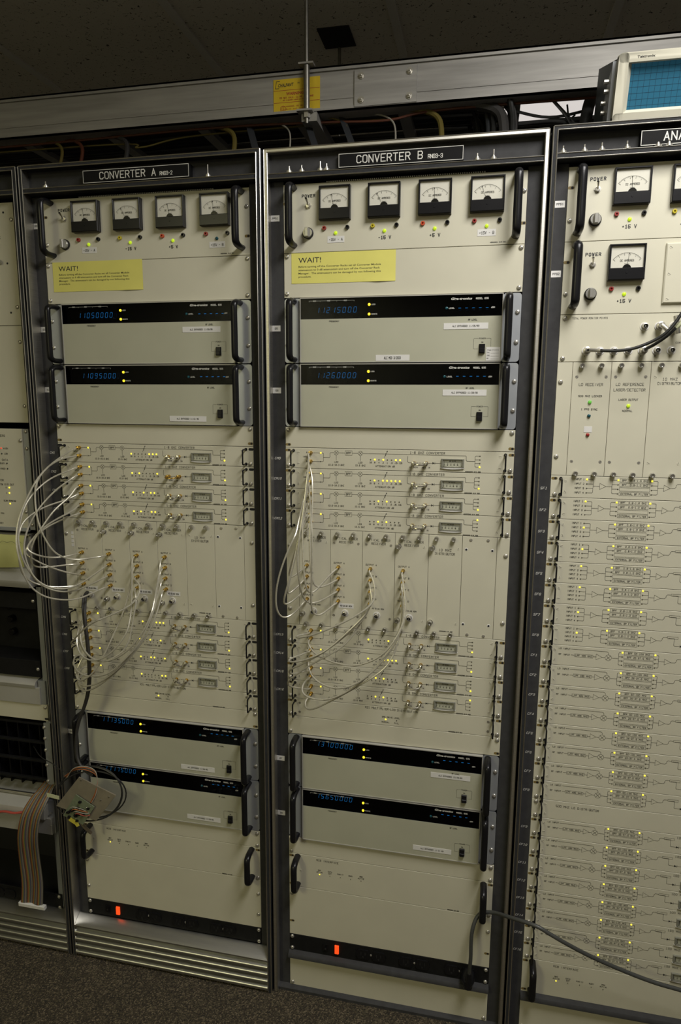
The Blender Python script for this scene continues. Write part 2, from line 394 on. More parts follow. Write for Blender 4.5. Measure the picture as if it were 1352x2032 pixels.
# ------------------------------------------------------------------ racks
def xprism(b, prof, x0, x1):
    n = len(prof)
    b.add([(x0, y, -d) for y, d in prof] + [(x1, y, -d) for y, d in prof],
          [tuple(range(n)), tuple(range(2 * n - 1, n - 1, -1))] + [(i, (i + 1) % n, n + (i + 1) % n, n + i) for i in range(n)])
def rack(rk, label, F, silver, kick, studs, plate, back):
    XO0, XI0, XI1, XO1 = (-34.5, -27.5, 509.5, 516.6) if silver else (-33.0, -25.5, 507.1, 515.6)
    r = thing('equipment_rack', label, 'rack', RX[rk], ZT)
    def P(name, fn, mat, lab=None, key=None, parent=r, smooth=True):
        return part(name, fn, mat, parent, d=(-ZT if parent is r else 0), label=lab, key=key, smooth=smooth)
    fm = 'brushed' if silver else 'charcoal'
    for s in (0, 1):
        xo, xi = (XO0, XI0) if s == 0 else (XO1, XI1)
        a, c = min(xo, xi), max(xo, xi)
        post = P('post', lambda b: b.box(a, c, -F, 12, -63, 1888, 1.0), fm)
        P('post_return', lambda b: b.box(xi - 0.4, xi + 0.4, -F + 1, 2, -56, 1886), 'brushed', parent=post)
        if not silver:
            for xx in (xo, xi): P('trim_bead', lambda b: b.tube([(xx, -F + 0.2, 62 if xx == xo else 56), (xx, -F + 0.2, -1886)], 1.25, 6), 'trim', parent=post)
        else:
            for xx in (xo, xi): P('trim_bead', lambda b: b.tube([(xx, -F + 0.4, 62 if xx == xo else 56), (xx, -F + 0.4, -1886)], 1.0, 6), 'trim', parent=post)
        P('filler_strip', lambda b: b.box(min(xi, 0 if s == 0 else 482.6), max(xi, 0 if s == 0 else 482.6), 1.2, 5, -6, 1884), 'charcoal_strip')
        P('side_panel', lambda b: b.box(a + 1 if s == 0 else c - 3, a + 3 if s == 0 else c - 1, 12, 640, -60, 1880), 'charcoal')
    top = P('top_rail', lambda b: b.box(XO0 + 0.5, XO1 - 0.5, -F + 0.1, 12, -63, -56, 0.8), fm)
    P('trim_bead', lambda b: b.tube([(XO0 + 1, -F + 0.3, 62.6), (XO1 - 1, -F + 0.3, 62.6)], 1.2, 6), 'trim', parent=top)
    P('trim_bead', lambda b: b.tube([(XI0, -F + 0.3, 56), (XI1, -F + 0.3, 56)], 1.2, 6), 'trim', parent=top)
    P('top_panel', lambda b: b.box(XO0 + 3, XO1 - 3, 12, 640, -58, -55), 'charcoal')
    P('header_panel', lambda b: b.box(XI0, XI1, -4, 0, -56, -9), 'charcoal_strip')
    bar = P('header_bar', lambda b: b.box(XI0 + 0.3, XI1 - 0.3, -F + 2, 6, -16.5, -7.5, 0.6), 'charcoal')
    for dd in (16.3, 7.7):
        P('trim_bead', lambda b: b.tube([(XI0 + 0.6, -F + 1.9, dd), (XI1 - 0.6, -F + 1.9, dd)], 1.1, 6), 'trim', parent=bar)
    P('blackout_plate', lambda b: b.box(-24, 506, back, back + 4, -50, 1884), 'interior')  # unseen black plate added to block light and keep panel gaps dark
    if plate:
        pl = P('name_plate', lambda b: b.box(118, 361, -F + 6, -4, -46.5, -20.5, 0.5), 'plate_black', lab='black name plate with engraved white lettering')
        P('plate_border', lambda b: b.rect(119, 360, -45.5, -21.5, 1.0, -F + 5.7), 'white_ink', parent=pl, smooth=False)
        P('lettering', lambda b: plate(b, -F + 5.7), 'white_ink', parent=pl, smooth=False)
    for sx, tall in studs:
        st = P('stud', lambda b: None or b.tube([(sx, -F + 6, 16.4), (sx, -F + 6, 21 + tall)], 1.3, 8), 'nickel')
        P('knurled_nut', lambda b: vlathe(b, sx, -F + 6, [(2, 16.4), (6.0, 17.2), (6.0, 20.6), (3.0, 21.8), (2.6, 24.5)], 12), 'nickel', parent=st)
    if kick:
        P('kick_ledge', lambda b: xprism(b, [(0, 1779), (0, 1786), (-F + 3, 1800), (-F - 1, 1800), (-F - 1, 1796), (-4, 1779)], XI0 + 1, XI1 - 1), 'slat_metal')
        for k in range(4):
            dk = 1815 + k * 19.5
            P('slat', lambda b: xprism(b, [(-11, -14), (-F + 2, -3.2), (-F - 0.5, -2.6), (-F - 2.4, -1.0), (-F - 3, 1.5), (-F - 2.4, 6.0), (-F + 1.5, 6.0), (-F + 1.0, 2.5), (-9, -9)], XI0 + 1, XI1 - 1), 'slat_metal', key='slat%d' % F).location.z = (ZT - dk) * 0.001
        P('toe_board', lambda b: b.box(XI0, XI1, -8, -4, 1800, 1888), 'interior')
    else:
        P('cross_rail', lambda b: xprism(b, [(2, 1777), (-11, 1780), (-14, 1784), (-14, 1790), (-11, 1793), (2, 1793)], -0.5, 483), 'charcoal_strip')
        P('base_sill', lambda b: xprism(b, [(4, 1876.5), (-8, 1878), (-11, 1881), (-11, 1888), (4, 1888)], XI0, XI1), 'charcoal_strip')
    return r, P
def vlathe(b, cx, cyy, prof, n):
    vs = []; fs = []
    for rd, z in prof:
        for i in range(n):
            a = 2 * math.pi * i / n; vs.append((cx + rd * math.cos(a), cyy + rd * math.sin(a), z))
    for k in range(len(prof) - 1):
        for i in range(n):
            j = (i + 1) % n; fs.append((k * n + i, k * n + j, (k + 1) * n + j, (k + 1) * n + i))
    fs += [tuple(range(n - 1, -1, -1)), tuple(range((len(prof) - 1) * n, len(prof) * n))]
    b.add(vs, fs)
def np_A(b, y): b.text('CONVERTER A', 158, -34, 13.2, 'l', 1.5, width=128, y=y); b.text('RNG3-2', 296, -30.5, 6.6, 'l', 0.9, width=28, y=y)
def np_B(b, y): b.text('CONVERTER B', 155, -34, 13.2, 'l', 1.5, width=128, y=y); b.text('RNG3-3', 294, -30.5, 6.6, 'l', 0.9, width=28, y=y)
def np_C(b, y): b.text('ANALOG', 157, -34.5, 13.6, 'l', 1.6, width=70, y=y)
RK = {}
RK['L'] = rack('L', 'dark rack at the left edge, its lower bays open and black', 28, False, True, [], None, 420)
RK['A'] = rack('A', 'dark equipment rack named CONVERTER A with louvred metal kick plate', 28, False, True, [(28, 9), (402, 20)], np_A, 45)
RK['B'] = rack('B', 'equipment rack named CONVERTER B with bright bare metal frame', 20, True, False, [(17, 9), (43, 9), (81, 14), (94, 9), (387, 9), (417, 14)], np_B, 45)
RK['C'] = rack('C', 'dark equipment rack at the right edge, name plate starting ANAL', 28, False, False, [(-14, 9), (23, 9), (53, 10), (96, 10), (148, 5), (166, 8)], np_C, 45)
def rk_label(rk, txt, x, d, kind):
    r, P = RK[rk]
    if kind == 'w':
        l = P('rack_label', lambda b: b.box(x - 9, x + 9, 0.7, 1.3, d - 6, d + 6), 'white_label')
        P('lettering', lambda b: b.text(txt, x, d, 3.6, 'c', 0.55, y=0.5), 'ink', parent=l, smooth=False)
    else:
        P('rack_marking', lambda b: b.text(txt, x, d, 4.6, 'c', 0.6, width=4.0 * len(txt), shear=0.3, y=1.0), 'white_ink', smooth=False)
for rk, t, d in (('A', 'PPS1', 54), ('A', 'G1', 277), ('A', 'G2', 412), ('A', 'G3', 1263), ('B', 'PPS1', 63.5), ('B', 'G5', 283), ('B', 'G6', 412), ('B', 'G7', 1267), ('B', 'G8', 1409)):
    rk_label(rk, t, -18 if rk == 'B' else -15.5, d, 'w')
rk_label('C', 'PPS1', -12.4, 64.5, 'w'); rk_label('C', 'PPS2', -12.4, 190.5, 'w')
for i in range(8):
    dd = (12 + i) * U + 24 if i < 4 else (21 + i - 4) * U + 27
    rk_label('A', 'CM%d' % (i + 1), -16, dd, 't'); rk_label('B', 'CM%d' % (i + 9), -18, dd, 't')
for i in range(8): rk_label('C', 'SF%d' % (i + 1), -12, (13 + i) * U + 27, 't')
for i in range(16): rk_label('C', 'CF%d' % (i + 1), -12.5, ((21 + i) if i < 8 else (22 + i)) * U + 27, 't')

# ------------------------------------------------------------------ shared small hardware
def screw_fn(b): b.lathe(0, 0, [(4.7, 0), (4.7, 0.7), (4.1, 2.0), (2.6, 2.9), (1.3, 3.0), (1.0, 1.6), (0.2, 1.6)], 12)
def screw(root, x, d, y=0): return part('screw', screw_fn, 'nickel', root, key='screw', x=x, d=d, y=y)
def thumb_fn(b): b.lathe(0, 0, [(3.0, 0), (3.0, 2.0), (4.7, 2.4), (4.9, 3.2), (4.9, 9.0), (4.2, 10.0), (2.7, 10.0), (2.3, 9.0), (0.2, 9.0)], 14)
def thumb(root, x, d): return part('thumbscrew', thumb_fn, 'chrome', root, key='thumb', x=x, d=d)
def knob_fn(b): b.lathe(0, 0, [(6.2, 0), (6.2, 1.2), (4.2, 1.6), (4.2, 3), (5.2, 3.4), (5.2, 11), (4.4, 12), (2.8, 12), (2.5, 11), (0.2, 11)], 14)
def cknob(root, x, d): return part('captive_knob', knob_fn, 'chrome', root, key='cknob', x=x, d=d)
def slot_fn(b): b.fill(rr(-6, 6, -2.8, 2.8, 2.75), -0.15)
def slot(root, x, d, amber=True):
    o = part('mounting_slot', slot_fn, 'amber_slot' if amber else 'interior', root, key='slot', x=x, d=d, smooth=False)
    if amber: part('slot_hole', lambda b: b.disc(2, 0, 2.4, -0.3), 'interior', o, key='shole', smooth=False)
    return o
def flat_screw(root, x, d, mat='cream', rot=0.4):
    o = part('flat_screw', lambda b: b.lathe(0, 0, [(3.1, 0), (3.0, 0.25)], 12), mat, root, key='fscrew', x=x, d=d)
    part('screw_slot', lambda b: b.seg((-2.4, 0), (2.4, 0), 0.6, -0.4), 'ink_soft', o, key='fslot', smooth=False)
    o.rotation_euler.y = rot
    return o
def sma_fn(b):
    b.lathe(0, 0, [(4.6, 0), (4.6, 2.2), (3.0, 2.3), (3.0, 6.5)], 6)
    b.lathe(0, 0, [(4.0, 6.0), (4.0, 11.0), (2.2, 11.4), (2.2, 14)], 8)
def sma(root, x, d, mat='gold'): return part('coax_connector', sma_fn, mat, root, key='sma', x=x, d=d)
def bnc_fn(b): b.lathe(0, 0, [(6.6, 0), (6.4, 1.5), (5.6, 1.6), (5.4, 3.2), (4.8, 3.3), (4.8, 11.5), (4.0, 11.8), (3.9, 6), (1.2, 6), (1.2, 9.5), (0.2, 9.5)], 14)
def bnc(root, x, d):
    o = part('bnc_socket', bnc_fn, 'nickel', root, key='bnc', x=x, d=d)
    part('socket_bore', lambda b: b.disc(0, 0, 3.85, -7.5), 'interior', o, key='bncb', smooth=False)
    part('insulator_ring', lambda b: b.lathe(0, 0, [(8.0, 0), (8.0, 1.3), (6.3, 1.5)], 14), 'white_label', o, key='bncw')
    return o
def d_handle(root, x, d0, d1, stand, rx_, rflat=1.0, mat='black_plastic'):
    k = 5.0 * rx_ * 0.35
    def fn(b):
        pts = [(0, 0, -d0), (0, -stand * 0.55, -d0), (0, -stand * 0.88, -d0 - stand * 0.10), (0, -stand, -d0 - stand * 0.34)]
        pts += [(0, -stand, -(d0 + d1) / 2)]
        pts += [(0, -stand, -d1 + stand * 0.34), (0, -stand * 0.88, -d1 + stand * 0.10), (0, -stand * 0.55, -d1), (0, 0, -d1)]
        b.tube(spline(pts, 4), rx_, 12, flat=rflat)
    return part('handle', fn, mat, root, key=('dh', d0, d1, stand, rx_, rflat), x=x)
def wire_handle(root, x, d0, d1):
    o = part('handle', lambda b: b.tube([(0, 0, -d0), (0, -19, -d0), (0, -21.5, -d0 - 1), (0, -22, -d0 - 3), (0, -22, -d1 + 3), (0, -21.5, -d1 + 1), (0, -19, -d1), (0, 0, -d1)], 1.7, 8), 'black_plastic', root, key=('wh', d0, d1), x=x)
    for dd in (d0, d1): part('ferrule', lambda b: b.lathe(0, 0, [(3.4, 0), (3.2, 1.6), (2, 2)], 10), 'black_plastic', o, key='whf', d=dd)
    return o
def panel(root, h, mat='cream', x0=0.5, x1=482.1, name='front_panel'):
    H = h * U
    return part(name, lambda b: b.box(x0, x1, 0, 3, 0.45, H - 0.45, 0.5), mat, root, key=('panel', h, x0, x1))
RN = {'L': 'left-edge', 'A': 'Converter A', 'B': 'Converter B', 'C': 'right'}
def mod(rk, u, name, label, cat, group=None): return thing(name, label, cat, RX[rk], u * U, 0, group)
def leds(root, lit, off, r=1.8, mat='led_yellow', h=1.2):
    for x, d in lit: part('lit_indicator', lambda b: b.dome(0, 0, r, h, 8), mat, root, key=('lit', r), x=x, d=d)
    for x, d in off: part('unlit_indicator', lambda b: b.dome(0, 0, r * 0.8, h * 0.7, 8), 'led_off', root, key=('unlit', r), x=x, d=d)

# ------------------------------------------------------------------ power supply panels
def meter(root, x, d, ang, idx):
    def hous(b):
        b.box(0, 64, -7, 0, 0, 64, 1); b.box(0, 64, -13, -7, 0, 3.2, 0.8); b.box(0, 3.2, -13, -7, 2.5, 44, 0.8); b.box(60.8, 64, -13, -7, 2.5, 44, 0.8)
        b.box(0, 64, -14, -7, 42.5, 64, 1.2)
        b.prism([(32 + 7.5 * math.cos(math.radians(t)), 43 - 7 * math.sin(math.radians(t))) for t in range(0, 181, 18)], -11, -7)
        b.lathe(32, 51, [(2.2, 13.9), (2.0, 14.6), (0.2, 14.6)], 10)
    m_ = part('panel_meter', hous, 'black_plastic', root, key='meterh', x=x, d=d)
    part('dial_plate', lambda b: b.box(3, 61, -8.2, -7, 3, 43), 'meter_face', m_, key='meterf', smooth=False)
    def scale(b):
        cx, c, R = 32, 47, 29
        b.circ(cx, c, R + 3, 0.35, -8.5, 18, 40, 140)
        for i in range(21):
            a = math.radians(140 - 5 * i); L = 4.6 if i % 4 == 0 else 2.2
            b.seg((cx + R * math.cos(a) + 3 * math.cos(a), c - R * math.sin(a) - 3 * math.sin(a)), (cx + (R + 3 - L) * math.cos(a), c - (R + 3 - L) * math.sin(a)), 0.5 if i % 4 == 0 else 0.3, -8.5)
        b.text('DC AMPERES', 32, 29, 3.2, 'c', 0.4, width=24, y=-8.5); b.font('Simpson', 32, 35.6, 2.6, 'c', y=-8.5)
    part('dial_scale', scale, 'ink', m_, key='meters', smooth=False)
    def needle(b):
        a = math.radians(ang); b.seg((32 + 6 * math.cos(a), 47 - 6 * math.sin(a)), (32 + 31 * math.cos(a), 47 - 31 * math.sin(a)), 0.5, -9.2)
        b.disc(32 + 30.5 * math.cos(a), 47 - 30.5 * math.sin(a), 1.0, -9.25)
    part('needle', needle, 'ink', m_, smooth=False)
    part('glass_cover', lambda b: b.box(3.4, 60.6, -12.2, -11.6, 3.4, 42.5), 'glass_clear', m_, key='meterg', smooth=False)
def banana(root, x, d, mat): part('test_jack', lambda b: b.lathe(0, 0, [(4.3, 0), (4.3, 2.5), (3.8, 4.5), (1.9, 4.6), (1.8, 1.0), (0.2, 1.0)], 14), mat, root, key='jack', x=x, d=d)
def power_panel(rk, u, label, specs, mx0, group, legend_extra=None, slotted=True):
    r = mod(rk, u, 'power_supply', label, 'power supply', group)
    panel(r, 3)
    d_handle(r, 21.5, 8, 118, 38, 8.0, 0.72); d_handle(r, 464.5, 8, 118, 38, 8.0, 0.72)
    tg = part('toggle_switch', lambda b: (b.lathe(0, 0, [(6.2, 0), (6.2, 1.6)], 6), b.lathe(0, 0, [(4.3, 1.4), (4.3, 5.0), (2.6, 5.2)], 12)), 'nickel', r, key='tsw', x=53.3, d=42.5)
    part('lever', lambda b: b.tube([(0, -4, 0), (-0.8, -9, 4.5), (-1.5, -13, 8.5), (-1.8, -15, 10)], [1.3, 1.6, 2.3, 2.3], 10), 'toggle', tg, key='lev')
    fh = part('fuse_holder', lambda b: b.lathe(0, 0, [(11.2, 0), (11.2, 3.5), (10, 4)], 20), 'black_plastic', r, key='fuseb', x=52.5, d=96)
    part('fuse_cap', lambda b: (b.lathe(0, 0, [(9.6, 3.8), (9.6, 8.0), (9.0, 8.6)], 20), b.box(-3.4, 3.4, -17, -8, -8.6, 8.6, 0.8)), 'knob_grey', fh, key='fusec')
    slot(r, 6.2, 37); slot(r, 477, 95.3)
    screw(r, 7, 95.2); screw(r, 476.6, 37)
    for i, (txt, kind, jack, led, ang) in enumerate(specs):
        x = mx0 + i * 99.8
        meter(r, x, 9.5, ang, i)
        banana(r, x + 9, 87.5, jack); banana(r, x + 56.8, 87.7, 'black_plastic')
        part('indicator_lamp', lambda b: b.lathe(0, 0, [(3.6, 0), (3.5, 1.5), (2.6, 3.0), (1.0, 3.6)], 12), led, r, key='lampg', x=x + 32.7, d=97.5)
        if kind == 'label':
            lb = part('voltage_label', lambda b: b.box(x + 15.5, x + 50.5, -0.5, 0, 103.5, 116), 'white_label', r, smooth=False)
            part('lettering', lambda b: b.text(txt, x + 33, 110, 4.6, 'c', 0.6, width=28, y=-0.7), 'ink', lb, smooth=False)
    def lg(b):
        b.text('POWER', 53.3, 24, 5.2, 'c', 1.1, width=27)
        for i, (txt, kind, *_) in enumerate(specs):
            if kind == 'print': b.text(txt, mx0 + i * 99.8 + 33, 110, 5.6, 'c', 1.1, width=5.0 * len(txt))
        b.text('A53200N1 S/N 001', 432, 128, 1.8, 'c', 0.4, width=30)
        if legend_extra: legend_extra(b)
    part('printed_legend', lg, 'ink', r, smooth=False)
    if rk != 'C':
        pf = part('light_leak_dots', lambda b: [b.box(90 + i * 4.2, 92 + i * 4.2, 2, 4, -2.6, -0.8) for i in range(75)], 'white_label', r, smooth=False); pf['kind'] = 'stuff'  # pale dots stand in for light leaking through the perforations
    return r
gA = [('+15V - A', 'label', 'jack_red', 'led_green_lit', 100), ('-15 V', 'print', 'jack_yellow', 'led_green_lit', 116), ('+5 V', 'print', 'jack_orange', 'led_green_lit', 101), ('+15V - B', 'label', 'jack_red', 'led_blue_off', 97)]
gB = [('+15V - A', 'label', 'jack_red', 'led_green_lit', 103), ('-15 V', 'print', 'jack_yellow', 'led_green_lit', 117), ('+5 V', 'print', 'jack_orange', 'led_green_lit', 93), ('+15V - B', 'label', 'jack_red', 'led_green_lit', 110)]
power_panel('A', 0, 'cream power supply panel with four black meters, topmost in Converter A rack', gA, 77.3, 'four-meter power supply panels')
power_panel('B', 0, 'cream power supply panel with four black meters, topmost in Converter B rack', gB, 77.3, 'four-meter power supply panels')
power_panel('C', 0, 'cream power supply panel with black meters, topmost in right rack', [('+15 V', 'print', 'jack_red', 'led_green_lit', 92), ('-15 V', 'print', 'jack_yellow', 'led_green_lit', 116)], 80.5, None)
pc2 = power_panel('C', 3, 'cream power panel with a single meter and raised square cover, right rack', [('+15 V', 'print', 'jack_red', 'led_green_lit', 84)], 80.5, None)
cv = part('cover_plate', lambda b: b.box(180, 440, -6, 0, 9.5, 116.5, 2.0), 'cream', pc2, label='raised bevelled cover plate')
for xx, dd in ((188, 17), (188, 64), (188, 109), (432, 17), (432, 109)): flat_screw(cv, xx, dd, rot=0.6).location.y = -0.006

# ------------------------------------------------------------------ blank panels, notes
def blank(rk, u, h, label, scr, mat='cream', name='blank_unit', slots=()):
    r = mod(rk, u, name, label, 'panel'); panel(r, h, mat)
    for x, d in scr: screw(r, x, d)
    for x, d in slots: slot(r, x, d, True)
    return r
for rk in 'AB':
    n = RN[rk]
    blank(rk, 3, 2, 'plain cream panel behind the yellow WAIT note, %s rack' % n, [(6.7, 6.5), (6.5, 80.5), (476, 6.5), (475.5, 80.5)])
    blank(rk, 11, 1, 'narrow cream blank panel just above the top %s module, %s rack' % ('CM1' if rk == 'A' else 'CM9', n), [(6.7, 6.5), (475.5, 6.5)], slots=[(6.5, 38), (476, 38)])
    blank(rk, 26, 1, 'narrow cream blank panel under the X21 multiplier panel, %s rack' % n, [(6.7, 37.5), (475.5, 6.5)], slots=[(476, 38)])
    blank(rk, 33, 1, 'narrow cream blank panel above the MCB INTERFACE panel, %s rack' % n, [(6.7, 6.5), (6.7, 38), (475.5, 6.5), (475.5, 38)])
    blank(rk, 36, 3, 'tall cream blank panel just above the black outlet strip, %s rack' % n, [(6.7, 20), (475.5, 38), (6.7 if rk == 'A' else 475.5, 95 if rk == 'A' else 37.9), (475.5 if rk == 'A' else 6.7, 95 if rk == 'A' else 20)][: (4 if rk == 'A' else 2)], slots=[] if rk == 'A' else [(6.7, 96), (475.5, 96)])
def note(rk, x, d, w_, h_, label):
    t = thing('warning_note', label, 'note', RX[rk] + x, 3 * U + d, 0, 'yellow WAIT notes')
    def sheet(b):
        n = 12
        vs = []
        for i in range(n + 1):
            for j in range(5):
                xx = w_ * i / n; dd = h_ * j / 4
                curl = 0.6 + (2.2 * max(0, (j - 3)) * math.exp(-((xx - w_ * 0.85) / 18) ** 2))
                vs.append((xx, -curl, -dd))
        b.add(vs, [(i * 5 + j, (i + 1) * 5 + j, (i + 1) * 5 + j + 1, i * 5 + j + 1) for i in range(n) for j in range(4)])
    part('paper', sheet, 'yellow_paper', t)
    def tx(b):
        b.font('WAIT!', 15, 19, 14.2, bold=0.006, y=-0.8, width=48)
        for i, ln in enumerate(('Before turning off the Converter Racks set all Converter Module', 'attenuators to 0 dB attenuation and turn off the Converter Rack', 'Manager.  The attenuators can be damaged by not following this', 'procedure.')):
            b.font(ln, 15, 28.6 + i * 6.6, 5.2, bold=0.004, y=-0.8, width=(172, 170, 172, 27)[i])
    part('lettering', tx, 'ink', t, smooth=False)
note('A', 17, -1, 219, 63.5, 'yellow paper note headed WAIT! taped in the Converter A rack')
note('B', 16.5, 0.5, 217, 60, 'yellow paper note headed WAIT! taped in the Converter B rack')

# ------------------------------------------------------------------ signal generators
SEG = {'0': 'abcdef', '1': 'bc', '2': 'abged', '3': 'abgcd', '4': 'fgbc', '5': 'afgcd', '6': 'afgedc', '7': 'abc', '8': 'abcdefg', '9': 'abfgcd'}
def digits(b, t):
    w_, h_ = 5.6, 10.8
    for i, ch in enumerate(t):
        x0 = 66 + i * 11.35 + (1.6 if i in (2, 5) else 0) * 0; d0 = 19.0
        P_ = lambda gx, gd: (x0 + gx * w_ + (1 - gd) * 1.7, d0 + gd * h_)
        sg = {'a': ((0, 0), (1, 0)), 'b': ((1, 0), (1, .5)), 'c': ((1, .5), (1, 1)), 'd': ((0, 1), (1, 1)), 'e': ((0, .5), (0, 1)), 'f': ((0, 0), (0, .5)), 'g': ((0, .5), (1, .5))}
        for s_ in SEG[ch]:
            (ax, ad), (bx, bd) = sg[s_]
            p, q = P_(ax, ad), P_(bx, bd); k = 0.14
            b.seg((p[0] + (q[0] - p[0]) * k, p[1] + (q[1] - p[1]) * k), (q[0] - (q[0] - p[0]) * k, q[1] - (q[1] - p[1]) * k), 0.6, 10)
def generator(rk, u, freq, tape, where, extra=()):
    r = mod(rk, u, 'signal_generator', 'signal generator displaying %s, %s' % (freq, where), 'signal generator', 'signal generators with black display bands')
    part('flange', lambda b: b.rrect(0.8, 36, 1.2, 132.2, 6, 0, 3), 'flange', r, key='gfl')
    part('flange', lambda b: b.rrect(446.5, 481.8, 1.2, 132.2, 6, 0, 3), 'flange', r, key='gfr')
    part('front_panel', lambda b: b.box(36, 446.4, -6, 3, 44, 131, 0.4), 'putty', r, key='gfp')
    part('bezel_rim', lambda b: (b.box(35.4, 37.2, -7, 3, 1.2, 132), b.box(445.4, 447.2, -7, 3, 1.2, 132), b.box(35.4, 447.2, -7, 3, 1.0, 2.8), b.box(35.4, 447.2, -7, 3, 130.6, 132.2)), 'shelf_grey', r, key='grim')
    hs = part('display_housing', lambda b: (b.box(37, 445.6, 19, 20, 2.8, 44), b.box(37, 445.6, -5, 20, 43.4, 44), b.box(37, 445.6, -5, 20, 2.8, 3.2), b.box(37, 37.6, -5, 20, 2.8, 44), b.box(445, 445.6, -5, 20, 2.8, 44)), 'black_gloss', r, key='ghs', smooth=False)
    part('display_window', lambda b: b.box(37.2, 445.4, -6, -5.2, 2.8, 44), 'glass_smoke', r, key='gwin', smooth=False)
    part('frequency_digits', lambda b: (digits(b, freq), [b.seg((361 + i * 13.4, 27), (365 + i * 13.4, 27), 1.0, 4) for i in range(5)]), 'digit_blue', r, smooth=False, label='glowing blue seven-segment digits')
    for dd in (17.2, 36.1): part('indicator_lamp', lambda b: b.lathe(0, 0, [(2.9, 0), (2.7, 1.2), (1.5, 2.0), (0.5, 2.1)], 12), 'led_amber', r, key='glamp', x=181.6, d=dd, y=-6)
    part('indicator_lamp', lambda b: b.lathe(0, 0, [(2.9, 0), (2.7, 1.2), (1.5, 2.0), (0.5, 2.1)], 12), 'led_blue_off', r, key='glamp', x=337.6, d=27.8, y=-6)
    def wl(b):
        y = -6.3
        b.font('Giga-tronics', 346, 12.2, 6.0, bold=0.03, shear=0.25, y=y, width=41); b.text('MODEL 605', 394.5, 10.6, 3.0, 'l', 0.5, width=24, y=y)
        b.text('LOCK', 186.5, 17.2, 2.2, 'l', 0.35, y=y); b.text('REMOTE', 186.5, 36.1, 2.2, 'l', 0.35, y=y); b.text('LEVEL', 342.5, 28, 2.4, 'l', 0.4, y=y); b.text('dBM', 424.5, 28, 2.6, 'l', 0.4, y=y)
        b.line([(55.5, 10), (55.5, 8), (150.5, 8), (150.5, 10)], 0.35, y)
        for x, t in ((67, 'GHZ'), (97, 'MHZ'), (132, 'KHZ')): b.text(t, x, 8, 2.2, 'c', 0.35, y=y)
        for x in (79, 114): b.seg((x, 8), (x, 10), 0.35, y)
    part('band_lettering', wl, 'white_ink', r, key='gwl', smooth=False)
    def bl(b):
        y = -6.2
        b.text('FREQUENCY', 108.7, 49, 2.6, 'c', 0.42, width=21, y=y); b.text('RF LEVEL', 389.5, 50.8, 2.8, 'c', 0.45, width=17, y=y)
        b.line([(402, 87), (394, 87), (393, 88), (393, 107), (402.5, 107)], 0.4, y); b.line([(417, 87), (425.5, 87), (426.5, 88), (426.5, 107), (417, 107)], 0.4, y)
        b.text('POWER', 409.7, 87, 2.4, 'c', 0.4, width=12, y=y); b.text('ON', 409.7, 94.5, 2.2, 'c', 0.4, y=y)
    part('printed_legend', bl, 'ink', r, key='gbl', smooth=False)
    part('rocker_switch', lambda b: (b.box(404, 415.4, -9, -6, 98, 116, 0.8), b.prism([(405, 99), (414.4, 99), (414.4, 115), (405, 115)], -11, -9), b.box(405, 414.4, -13, -10.5, 107, 115, 0.8)), 'black_plastic', r, key='grock')
    tx0, td0, tt = tape
    tp = part('label_tape', lambda b: b.box(0, 87, -6.6, -6, 0, 12), 'white_label', r, key='gtape', x=tx0, d=td0, smooth=False)
    part('lettering', lambda b: b.text(tt, 43.5, 6, 3.0, 'c', 0.42, width=52, y=-6.8), 'ink', tp, smooth=False)
    d_handle(r, 21, 7, 125, 36, 7.2, 0.78); d_handle(r, 457.6, 7, 125, 36, 7.2, 0.78)
    for dd in (37.5, 95): screw(r, 7, dd); screw(r, 475, dd)
    for f in extra: f(r)
    return r
def ex1(r):
    l = part('label_tape', lambda b: b.box(196.5, 266, -6.6, -6, 117.4, 129.6), 'white_label', r, smooth=False)
    part('lettering', lambda b: b.text('ALC MOD 3/2003', 231, 123.5, 5, 'c', 0.55, width=34, y=-6.8, cw=0.4), 'ink', l, smooth=False)
def ex2(r):
    l = part('calibration_sticker', lambda b: b.box(418, 445, -6.8, -6, 104, 130), 'white_label', r, smooth=False)
    def t(b):
        b.font('Giga-tronics', 420, 110.5, 3.2, y=-7.0, width=22)
        for i, s_ in enumerate(('CAL', 'DUE', 'BY')): b.text(s_, 420, 114.5 + i * 5.6, 2.0, 'l', 0.3, y=-7.0); b.seg((427, 116 + i * 5.6), (443, 116 + i * 5.6), 0.3, -7.0)
    part('lettering', t, 'ink', l, smooth=False)
generator('A', 5, '11050000', (327.5, 54.8, 'ALC BYPASSED 11/09/95'), 'beside G1 sticker, Converter A rack')
generator('A', 8, '11095000', (289.5, 112.8, 'ALC BYPASSED 11-01-95'), 'beside G2 sticker, Converter A rack')
generator('A', 27, '11135000', (285, 110, 'ALC BYPASSED 11/06/95'), 'beside G3 sticker, Converter A rack')
generator('A', 30, '11175000', (296.5, 109, 'ALC BYPASSED 11/09/95'), 'behind the hanging circuit board, Converter A rack')
generator('B', 5, '11215000', (333, 56.8, 'ALC BYPASSED 11/05/93'), 'beside G5 sticker, Converter B rack', (ex1, ex2))
generator('B', 8, '11260000', (335, 53.6, 'ALC BYPASSED 11/08/93'), 'beside G6 sticker, Converter B rack')
generator('B', 27, '13100000', (334.5, 52.4, 'ALC BYPASSED 10/29/93'), 'beside G7 sticker, Converter B rack')
generator('B', 30, '15650000', (299, 105.5, 'ALC BYPASSED 11-11-93'), 'beside G8 sticker, Converter B rack')

